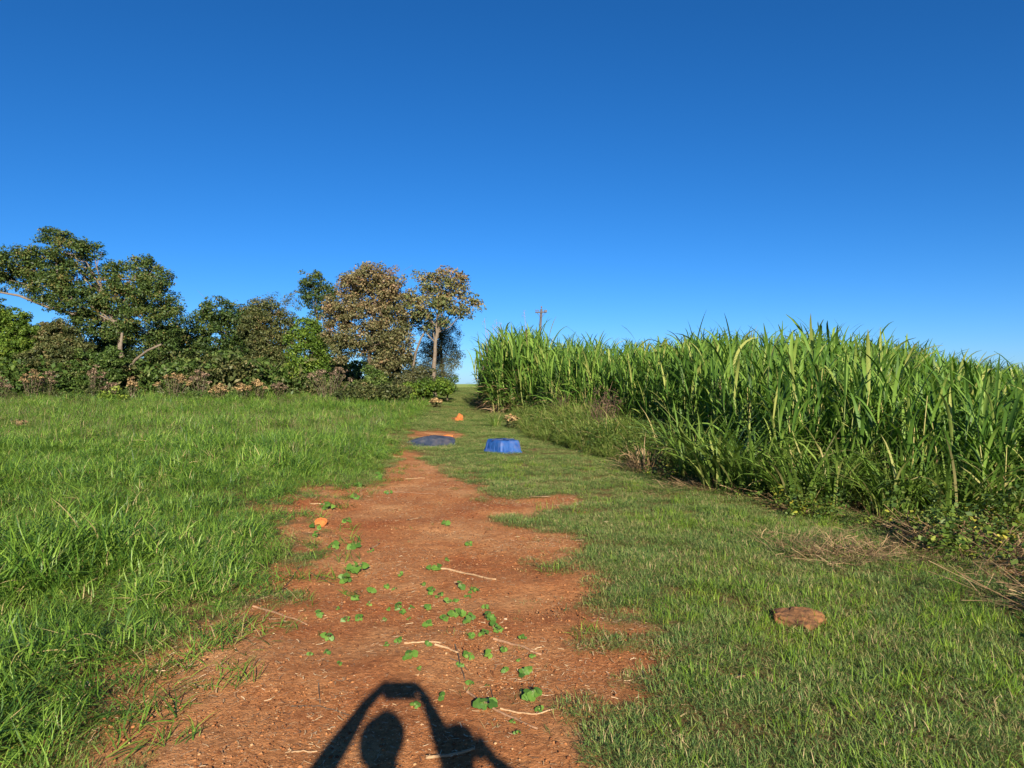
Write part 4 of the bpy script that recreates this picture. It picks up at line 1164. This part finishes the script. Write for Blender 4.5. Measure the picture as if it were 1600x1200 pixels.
# straw chips and clods on the bare earth
HV = []
for i in range(5):
    rg = RS(920 + i); ac = Acc(); n = 16
    blades(ac, rg, np.stack([rg.uniform(-.15, .15, n), rg.uniform(-.15, .15, n), np.full(n, .005)], -1), rg.rand(n) * 2 * PI, rg.uniform(.008, .05, n) * rg.uniform(.5, 1, n), rg.uniform(.002, .006, n), rg.uniform(1.4, 1.6, n), rg.uniform(-.1, .1, n), S=2, shape='straw', twist=.3)
    HV.append(ac.mesh('chips', M['chip']))
a, b, c = pts_in(rng, -4, 2.5, 1, 14, 55, lambda x, y: (dirt_sd(x, y) < .25) * (.35 + .65 * sstep(.35, .6, fbm(x * 1.1, y * 1.1, 101))) * wedge(x, y, 1))
place('straw_chips', a, b, rng, HV, .6, 1.3, 'straw chips trodden into the bare earth', .02)
OV = []
for i in range(4):
    rg = RS(930 + i); ac = Acc()
    for _ in range(24):
        c0 = np.array([rg.uniform(-.18, .18), rg.uniform(-.18, .18), 0]); r = rg.gamma(1.3, .0014) + .0016
        t = (1 + 5 ** .5) / 2
        iv = np.array([(-1, t, 0), (1, t, 0), (-1, -t, 0), (1, -t, 0), (0, -1, t), (0, 1, t), (0, -1, -t), (0, 1, -t), (t, 0, -1), (t, 0, 1), (-t, 0, -1), (-t, 0, 1)]) / 1.9
        it = [(0, 11, 5), (0, 5, 1), (0, 1, 7), (0, 7, 10), (0, 10, 11), (1, 5, 9), (5, 11, 4), (11, 10, 2), (10, 7, 6), (7, 1, 8), (3, 9, 4), (3, 4, 2), (3, 2, 6), (3, 6, 8), (3, 8, 9), (4, 9, 5), (2, 4, 11), (6, 2, 10), (8, 6, 7), (9, 8, 1)]
        ac.add(c0 + iv * r * rg.uniform(.6, 1.3, (12, 3)) * np.array([1, 1, .7]), None, it, rg.rand())
    OV.append(ac.mesh('clods', M['clod']))
a, b, c = pts_in(rng, -4, 2.5, 1, 13, 85, lambda x, y: (dirt_sd(x, y) < .35) * wedge(x, y, 1) * (.35 + .65 * sstep(.35, .6, fbm(x * .9, y * .9, 103))) * (1 - .5 * sstep(5, 9, y)))
place('soil_clods', a, b, rng, OV, .6, 1.5, 'crumbs of red soil on the bare earth', .02)

# ------------------------------------------------------------------ broad-leaved seedlings on the bare track
def seed_leaf(seed):
    rg = RS(seed); n = 14; V = [(.0, .1, .02)]
    for ring, f in ((0, .5), (1, 1.0)):
        for k in range(n):
            t = 2 * PI * k / n
            r = (.5 - .16 * max(0, math.cos(t + PI / 2)) ** 3 * 1.6 + .05 * math.cos(3 * (t - PI / 2))) * f * rg.uniform(.86, 1.1)
            xx, yy = r * math.cos(t), r * math.sin(t) + .42
            V.append((xx, yy, .06 * f - .32 * (xx * xx) - .20 * (yy - .42) ** 2 * (1 if yy > .42 else .2) + rg.normal(0, .012)))
    V[0] = (0, .42, .035)
    T = [[0, 1 + k, 1 + (k + 1) % n] for k in range(n)]
    Q = [[1 + k, 1 + n + k, 1 + n + (k + 1) % n, 1 + (k + 1) % n] for k in range(n)]
    return mesh_np('leaf', V, Q, T, {'tint': np.clip(rg.normal(.5, .12) + rg.normal(0, .05, len(V)), 0, 1), 'tt': np.zeros(len(V))}, M['seedling'], smooth=True)


SL = [seed_leaf(950 + i) for i in range(6)]
M['stem'] = leaf_mat('seedling_stem', [(0, (.10, .14, .04)), (1, (.20, .20, .08))], 0)
SEED = [(556, 894, 30), (541, 911, 22), (540, 928, 8), (580, 928, 18), (553, 939, 18), (577, 945, 9), (605, 919, 11), (616, 922, 8), (678, 892, 18), (625, 902, 10), (661, 916, 10), (673, 928, 18), (686, 934, 14), (700, 944, 14), (712, 942, 12), (720, 920, 18),
        (742, 927, 16), (731, 934, 9), (623, 952, 16), (630, 960, 14), (642, 952, 9), (669, 954, 14), (606, 956, 12), (669, 980, 18), (695, 969, 14), (714, 964, 22), (734, 974, 22), (766, 969, 20), (770, 982, 18), (779, 988, 16), (756, 994, 18), (738, 997, 14), (497, 963, 16),
        (562, 969, 16), (539, 971, 14), (600, 971, 10), (527, 952, 8), (514, 1000, 18), (512, 1022, 12), (484, 1025, 10), (623, 1007, 16), (605, 1011, 10), (669, 1010, 14), (639, 1028, 20), (656, 1047, 12), (786, 1019, 16), (764, 1030, 18), (817, 1000, 12), (831, 1028, 11),
        (812, 1034, 8), (789, 1051, 14), (820, 1056, 22), (736, 1071, 14), (761, 1072, 7), (689, 1094, 16), (756, 1110, 32), (831, 1094, 32), (801, 1130, 10), (808, 1148, 12), (650, 1105, 14), (761, 952, 11), (694, 821, 16), (497, 827, 18), (494, 840, 18), (542, 816, 13),
        (556, 780, 16), (523, 857, 18), (552, 857, 22), (511, 797, 22), (731, 852, 14), (698, 876, 10), (561, 761, 14), (606, 772, 12), (578, 863, 10), (590, 750, 20), (54, 1160, 30), (24, 1185, 20), (730, 1030, 18), (720, 1042, 12), (842, 1112, 12), (530, 1040, 9), (640, 968, 8)]
UNIQ = {(756, 1110): 'largest pair-leaved seedling right of the phone shadow', (831, 1094): 'large round-leaved seedling at the right of the bare track near the front', (820, 1056): 'broad seedling just beyond the large round-leaved one', (54, 1160): 'bright broad-leaved weed in the grass at the lower left corner',
        (24, 1185): 'smaller broad-leaved weed beside the one in the lower left corner', (694, 821): 'lone seedling in the middle of the upper bare track', (650, 1105): 'seedling standing at the edge of the forearm shadow', (678, 892): 'seedling at the left end of the long dry stalk',
        (556, 894): 'widest seedling of the left group on the bare track', (590, 750): 'seedling at the grass edge where the track narrows', (689, 1094): 'seedling between the phone shadow and the largest pair-leaved one', (497, 827): 'seedling right below the small orange stone', (656, 1047): 'small seedling just above the phone shadow'}
rng = RS(12); SG = {}
for u, v, s in SEED:
    p = ground_px(u, v); size = s / F * p.y * 1.08
    root = bpy.data.objects.new('seedling', None); COL.objects.link(root); root.location = p; root.rotation_euler = (0, 0, rng.rand() * 6.28)
    nl = 4 if s < 11 else (rng.randint(5, 8) if s < 20 else rng.randint(7, 11))
    if (u, v) in ((756, 1110), (831, 1094), (54, 1160)): nl = 7
    hgt = size * .38
    ac = Acc(); tube(ac, [(0, 0, -.005), (0, 0, hgt * .7)], [size * .03, size * .02], 4)
    for k in range(nl):
        a = 2 * PI * k / nl + rng.normal(0, .35); L = size * rng.uniform(.28, .58)
        o = obj('leaf', SL[rng.randint(6)], root)
        off = size * rng.uniform(.0, .26); zz = hgt * rng.uniform(.55, 1.15)
        if k < (2 if nl > 4 else 1): off = -L * (.42 if k == 0 else .25); zz = hgt * (1.1 - .2 * k)
        o.location = (math.cos(a) * off, math.sin(a) * off, zz); o.scale = (L, L, L)
        nv = (Vector((0, 0, .6)) + SUN_DIR * .5 + Vector((math.cos(a + root.rotation_euler.z), math.sin(a + root.rotation_euler.z), 0)) * .3 + Vector(rng.normal(0, .25, 3))).normalized()
        aw = a + root.rotation_euler.z
        yv = Vector((math.cos(aw), math.sin(aw), 0)); yv = (yv - nv * yv.dot(nv)).normalized(); xv = yv.cross(nv)
        o.rotation_euler = (Matrix.Rotation(-root.rotation_euler.z, 3, 'Z') @ Matrix((xv, yv, nv)).transposed()).to_euler()
        tube(ac, [(0, 0, hgt * .4), (math.cos(a) * off, math.sin(a) * off, zz)], [size * .018, size * .014], 4, cap=False)
    obj('stem', ac.mesh('stem', M['stem']), root)
    if (u, v) in UNIQ: lab, gr = UNIQ[(u, v)], 'seedlings on the bare track'
    elif v < 870: lab, gr = 'seedling on the upper bare track near the orange stone', 'seedlings near the orange stone'
    elif u < 600: lab, gr = 'seedling in the loose group on the left half of the track', 'seedlings on the left half'
    elif v < 1000 and u < 690: lab, gr = 'seedling below the long dry stalk, left of the dense cluster', 'seedlings below the dry stalk'
    elif v < 1000: lab, gr = 'round-leaved seedling in the dense cluster at mid track', 'dense seedling cluster'
    elif u < 700: lab, gr = 'seedling on bare earth just beyond the phone shadow', 'seedlings beyond the phone shadow'
    else: lab, gr = 'scattered seedling on the track right of the phone shadow', 'seedlings on the right front'
    SG.setdefault((lab, gr), []).append((u, v, root))

for (lab, gr), lst in SG.items():
    for q, (u, v, root) in enumerate(sorted(lst, key=lambda t: t[0])):
        tag(root, lab if len(lst) == 1 else '%s from the left: %s' % (ORD[q], lab), 'seedling', gr)

# ------------------------------------------------------------------ dry stalks and twigs
def stick(pts, r, mat, lab, seed, cat='stick', flat=.8):
    r = r * .6; rg = RS(seed); g = [ground_px(u, v) for u, v in pts]
    P = []
    for i in range(len(g) - 1):
        for t in np.linspace(0, 1, 4, endpoint=False):
            q = g[i].lerp(g[i + 1], t); q.z = float(tz(q.x, q.y)); P.append(q + Vector((rg.normal(0, .0015), rg.normal(0, .002), r * .8 + abs(rg.normal(0, .002)))))
    P.append(g[-1] + Vector((0, 0, r)))
    c = P[0].copy(); ac = Acc(); m = len(P)
    tube(ac, [q - c for q in P], [r * (1 - .35 * i / m) * rg.uniform(.85, 1.15) for i in range(m)], 6, tint=rg.rand())
    o = obj(cat, ac.mesh(cat, M[mat], True), loc=c)
    return tag(o, lab, 'stick' if cat == 'stick' else 'twig', 'dry sticks on the track')


for i, (pts, r, mt, lab, ct) in enumerate([
        ([(688, 890), (730, 898), (775, 907)], .016, 'stick', 'longest straw-coloured dry stalk lying across the middle of the track', 'stick'),
        ([(395, 949), (440, 963), (480, 978)], .013, 'stick_brown', 'dry stalk at the left edge of the bare track', 'stick'),
        ([(400, 940), (425, 932), (447, 922)], .011, 'stick', 'short pale stalk in the grass edge above the left stalk', 'stick'),
        ([(632, 1007), (660, 1005), (688, 1006)], .011, 'stick', 'pale flat stalk in the middle front of the track', 'stick'),
        ([(680, 1009), (700, 1015), (716, 1022)], .014, 'stick', 'thick pale stalk ending at the dark twig', 'stick'),
        ([(771, 1000), (810, 1010), (846, 1025)], .015, 'stick_brown', 'brown stalk below the dense seedling cluster', 'stick'),
        ([(730, 1083), (748, 1096), (775, 1112), (805, 1125), (840, 1141)], .012, 'stick_brown', 'long brown stalk running behind the largest seedling', 'stick'),
        ([(782, 1108), (810, 1115), (838, 1117), (870, 1108)], .008, 'stick', 'thin pale stalk below the large round-leaved seedling', 'stick'),
        ([(1035, 1062), (1060, 1070), (1093, 1081)], .014, 'stick', 'dry stalk at the right edge of the bare earth', 'stick'),
        ([(485, 788), (508, 789)], .016, 'stick', 'short pale stalk above the small orange stone', 'stick'),
        ([(455, 1177), (475, 1175), (496, 1175)], .007, 'stick', 'thin pale stalk left of the head shadow', 'stick'),
        ([(578, 859), (593, 850)], .012, 'stick', 'short pale stalk among the upper left seedlings', 'stick'),
        ([(636, 813), (658, 809)], .010, 'stick', 'short straw stalk in the upper middle of the track', 'stick'),
        ([(610, 769), (645, 771), (680, 773)], .012, 'stick_brown', 'long thin stalk across the narrowing track', 'stick'),
        ([(632, 749), (665, 748)], .014, 'stick', 'pale stalk across the neck of the track', 'stick'),
        ([(606, 713), (625, 714)], .016, 'stick', 'pale stalk at the grass edge before the dark lid', 'stick'),
        ([(665, 1187), (700, 1183), (741, 1172)], .014, 'stick', 'pale flat stalk lying in the shadow at the bottom', 'stick'),
        ([(830, 870), (845, 888)], .006, 'twig', 'thin dark twig at the right edge of the track', 'twig'),
        ([(711, 1008), (717, 1030), (726, 1062)], .008, 'twig', 'dark forked twig beside the thick pale stalk', 'twig'),
        ([(703, 1030), (718, 1036), (730, 1048)], .006, 'twig', 'small dark twig crossing the forked one', 'twig'),
        ([(498, 1068), (500, 1100)], .006, 'twig', 'dark twig stub left of the phone shadow', 'twig'),
        ([(1004, 1050), (1009, 1064), (1016, 1083)], .008, 'twig', 'dark curved twig near the right edge of the bare earth', 'twig'),
        ([(766, 1075), (774, 1100)], .005, 'twig', 'thin dark twig above the largest seedling', 'twig'),
        ([(455, 1105), (500, 1104), (545, 1118)], .005, 'twig', 'long thin dark runner left of the phone shadow', 'twig'),
        ([(470, 884), (450, 912), (436, 934)], .007, 'twig', 'dark twig at the left grass edge', 'twig'),
        ([(485, 895), (505, 905), (522, 915)], .006, 'twig', 'dark twig left of the widest seedling', 'twig')]):
    stick(pts, r, mt, lab, 970 + i, ct)


def slab(u, v, L, W, rz, mat, lab, name='dry_leaf', cat='dry leaf'):
    p = ground_px(u, v); rg = RS(int(u)); n = 7; V = []
    for k in range(n):
        t = k / (n - 1); w = W * (.25 + .75 * math.sin(PI * min(max(t * .9 + .08, 0), 1)))
        for s in (-1, -.3, .3, 1):
            V.append((L * (t - .5), s * w / 2 + .04 * L * math.sin(3 * t), .006 + .08 * w * abs(s) ** 2 + .03 * L * math.sin(PI * t) + rg.normal(0, .0015)))
    Q = [[k * 4 + j, k * 4 + j + 1, k * 4 + j + 5, k * 4 + j + 4] for k in range(n - 1) for j in range(3)]
    o = obj(name, mesh_np(name, V, Q, None, None, M[mat], True), loc=p, rz=rz)
    md = o.modifiers.new('thickness', 'SOLIDIFY'); md.thickness = .004
    tag(o, lab, cat, 'dry leaves and husks')


slab(842, 778, .34, .07, .25, 'stick', 'pale dry husk at the tip of the right-hand bare patch')
slab(1155, 1060, .10, .03, .5, 'stick', 'small buff dry leaf in the turf right of the bare earth')
slab(905, 846, .10, .03, .3, 'stick', 'small pale dry leaf at the right edge of the track')
slab(1003, 1062, .05, .02, .1, 'stick', 'tiny pale chip beside the dark curved twig', 'husk', 'husk')
slab(720, 842, .06, .03, .7, 'stick', 'tiny pale husk left of centre on the upper track', 'husk', 'husk')

# ------------------------------------------------------------------ the people whose shadows fall on the track (behind the camera)
M['skin'] = solid_mat('skin', (.36, .20, .13), (.44, .26, .17), 20, .55, .05)
M['shirt'] = solid_mat('blue_shirt', (.05, .10, .22), (.07, .13, .27), 12, .9, .2)
M['shirt2'] = solid_mat('grey_shirt', (.24, .24, .23), (.32, .32, .31), 12, .9, .2)
M['trousers'] = solid_mat('jeans', (.035, .05, .09), (.06, .08, .13), 16, .9, .2)
M['shoe'] = solid_mat('shoe', (.03, .025, .02), (.06, .05, .04), 16, .7, .1)
M['hair'] = solid_mat('hair', (.012, .009, .007), (.03, .022, .017), 40, .6, .4)
M['cap'] = solid_mat('cap_cloth', (.10, .02, .02), (.16, .035, .03), 30, .9, .2)
M['phone'] = solid_mat('phone_case', (.012, .012, .014), (.02, .02, .022), 10, .3, 0, spec=.5)
M['eye'] = solid_mat('eye', (.75, .74, .72), (.8, .79, .77), 10, .3, 0)


def person(name, J, mats, split, label, face):
    """J: joints name -> (xyz, radius, parent)"""
    names = list(J); me = bpy.data.meshes.new(name)
    me.from_pydata([J[k][0] for k in names], [(names.index(J[k][2]), i) for i, k in enumerate(names) if J[k][2]], [])
    o = bpy.data.objects.new(name, me); COL.objects.link(o)
    md = o.modifiers.new('skin', 'SKIN'); md.branch_smoothing = .6; md.use_smooth_shade = True
    for i, k in enumerate(names):
        sv = me.skin_vertices[0].data[i]; r = J[k][1]; sv.radius = r if isinstance(r, tuple) else (r, r); sv.use_root = (i == 0)
    o.modifiers.new('sub', 'SUBSURF').levels = 2
    dg = bpy.context.evaluated_depsgraph_get(); dg.update()
    m2 = bpy.data.meshes.new_from_object(o.evaluated_get(dg))
    o.modifiers.clear(); o.data = m2; m2.materials.clear()
    for m in mats: m2.materials.append(m)
    for p in m2.polygons:
        p.material_index = split(p.center); p.use_smooth = True
    hc, hr, f = face
    hc = Vector(hc); f = Vector(f).normalized(); sd = f.cross(Vector((0, 0, 1))).normalized()
    for s in (-1, 1):
        e = obj('eye', rock_mesh('eye', .012, .012, .03, 3, M['eye'], 2, 0), o, hc + f * hr * .93 + sd * s * .032); e.scale = (1, 1, .4)
        e = obj('ear', rock_mesh('ear', .012, .02, .032, 4, M['skin'], 2, .1), o, hc + sd * s * (hr * .9) - Vector((0, 0, .01)))
    e = obj('nose', rock_mesh('nose', .013, .017, .022, 7, M['skin'], 2, .05), o, hc + f * (hr + .012) - Vector((0, 0, .02)))
    return o


def arm(J, side, sh, el, wr, tip, par, grip, r=1.0):
    J['shoulder' + side] = (sh, .068 * r, par); J['upper' + side] = (tuple((np.array(sh) + np.array(el)) / 2), .055 * r, 'shoulder' + side)
    J['elbow' + side] = (el, .058 * r, 'upper' + side); J['fore' + side] = (tuple(np.array(el) * .5 + np.array(wr) * .5), .052 * r, 'elbow' + side)
    J['wrist' + side] = (wr, .036 * r, 'fore' + side)
    w, t = np.array(wr), np.array(tip); d = (t - w) / np.linalg.norm(t - w); g = np.array(grip, float); g /= np.linalg.norm(g); c = np.cross(d, g)
    J['palm' + side] = (tuple(w + d * .055), (.044 * r, .026 * r), 'wrist' + side)
    for k, (off, ln) in enumerate(((-.030, .070), (-.010, .080), (.010, .074), (.028, .058))):
        b = w + d * .085 + c * off; m_ = b + d * ln * .5 + g * .012; e = b + d * ln * .65 + g * .042
        J['knuckle%d' % k + side] = (tuple(b), .010, 'palm' + side); J['joint%d' % k + side] = (tuple(m_), .009, 'knuckle%d' % k + side); J['tip%d' % k + side] = (tuple(e), .0075, 'joint%d' % k + side)
    b = w + d * .03 - c * .035; J['thumb' + side] = (tuple(b), .012, 'wrist' + side); J['thumbtip' + side] = (tuple(b + d * .045 - c * .015 + g * .02), .009, 'thumb' + side)


def legs(J, x, y, par):
    for s in (-1, 1):
        k = 'l' if s < 0 else 'r'
        J['hip' + k] = ((x + s * .095, y, .86), .095, par); J['knee' + k] = ((x + s * .11, y + .02, .48), .062, 'hip' + k); J['calf' + k] = ((x + s * .115, y - .01, .32), .058, 'knee' + k)
        J['ankle' + k] = ((x + s * .12, y - .03, .09), .042, 'calf' + k); J['toe' + k] = ((x + s * .14, y + .15, .035), (.045, .032), 'ankle' + k)


hx, hy = .05, -.52
J = {'pelvis': ((hx, hy - .08, .95), (.16, .12), None), 'waist': ((hx, hy - .07, 1.08), (.145, .11), 'pelvis'), 'chest': ((hx, hy - .06, 1.26), (.165, .115), 'waist'), 'collar': ((hx, hy - .05, 1.37), .085, 'chest'),
     'neck': ((hx, hy - .03, 1.43), .055, 'collar'), 'jaw': ((hx, hy + .01, 1.485), .068, 'neck'), 'skull': ((hx, hy, 1.565), (.088, .10), 'jaw'), 'crown': ((hx, hy - .01, 1.625), (.066, .08), 'skull')}
arm(J, 'l', (hx - .17, hy - .06, 1.36), (hx - .31, hy + .19, 1.335), (-.112, -.085, 1.52), (-.045, -.02, 1.585), 'collar', (.6, -.25, 0))
arm(J, 'r', (hx + .17, hy - .06, 1.36), (hx + .275, hy + .17, 1.375), (.198, -.085, 1.52), (.145, -.02, 1.585), 'collar', (-.6, -.25, 0))
legs(J, hx, hy - .08, 'pelvis')


def split1(c):
    if c.z < .10: return 3
    if c.z < .98: return 2
    if c.z > 1.42 and abs(c.x - hx) < .12 and c.y < hy + .16: return 0
    if c.y > hy + .12: return 0
    return 1


pz = person('person', J, [M['skin'], M['shirt'], M['trousers'], M['shoe']], split1, None, ((hx, hy, 1.56), .088, (0, 1, 0)))
tag(pz, 'person in blue shirt raising a phone with both hands, casting the front shadow', 'person')
V = rock_mesh('hair', .126, .120, .15, 11, M['hair'], 3, .12)
o = obj('hair', V, pz, (hx, hy - .05, 1.56))
ph = obj('phone', box_mesh('phone', .172, .012, .096, M['phone'], .003), None, (.046, -.019, 1.566))
tag(ph, 'black phone held sideways by the person in blue shirt', 'phone')
ac = Acc(); tube(ac, [(-.046, .006, .034), (-.046, .009, .034)], [.006, .006], 12); obj('lens', ac.mesh('lens', M['iron']), ph)

qx, qy = .50, -1.0
J = {'pelvis': ((qx, qy, 1.0), (.17, .13), None), 'waist': ((qx, qy, 1.14), (.155, .12), 'pelvis'), 'chest': ((qx - .01, qy, 1.36), (.175, .125), 'waist'), 'collar': ((qx - .03, qy + .01, 1.49), .085, 'chest'),
     'neck': ((qx - .04, qy + .03, 1.55), .056, 'collar'), 'jaw': ((qx - .05, qy + .05, 1.605), .066, 'neck'), 'skull': ((qx - .055, qy + .05, 1.69), (.085, .09), 'jaw'), 'crown': ((qx - .06, qy + .05, 1.735), (.06, .07), 'skull')}
arm(J, 'r', (qx + .16, qy, 1.48), (qx + .21, qy + .09, 1.53), (qx + .08, qy + .17, 1.60), (qx + .04, qy + .19, 1.68), 'collar', (0, 0, -1))
arm(J, 'l', (qx - .20, qy, 1.47), (qx - .27, qy - .03, 1.18), (qx - .25, qy + .05, .93), (qx - .25, qy + .08, .8), 'collar', (1, 0, 0))
legs(J, qx, qy, 'pelvis')


def split2(c):
    if c.z < .10: return 3
    if c.z < 1.02 and abs(c.x - qx) < .19: return 2
    if c.z > 1.55 and c.x < qx + .09: return 0
    if c.z < 1.22 and c.x < qx - .2 or (c.z > 1.62): return 0
    return 1


pz2 = person('person', J, [M['skin'], M['shirt2'], M['trousers'], M['shoe']], split2, None, ((qx - .055, qy + .05, 1.68), .085, (1, .25, 0)))
tag(pz2, 'person in grey shirt and red cap shading the eyes with one hand', 'person')
cp = obj('cap', rock_mesh('cap_crown', .098, .094, .075, 2, M['cap'], 3, .0), pz2, (qx - .058, qy + .05, 1.735))
ac = Acc(); n = 9
V = []
for k in range(n):
    a = math.radians(-62 + 124 * k / (n - 1)); d = Vector((math.cos(a), math.sin(a), 0))
    b = d * .09; e = d * .09 + Vector((.075 * math.cos(a * .9), 0, -.028 - .01 * math.cos(a)))
    V += [tuple(b), tuple(e), tuple(e + Vector((0, 0, -.005))), tuple(b + Vector((0, 0, -.005)))]
Q = [[k * 4 + j, k * 4 + (j + 1) % 4, (k + 1) * 4 + (j + 1) % 4, (k + 1) * 4 + j] for k in range(n - 1) for j in range(4)]
o = obj('brim', mesh_np('brim', V, Q, None, None, M['cap']), cp, (0, 0, -.01))
o.rotation_euler = (0, 0, .2)
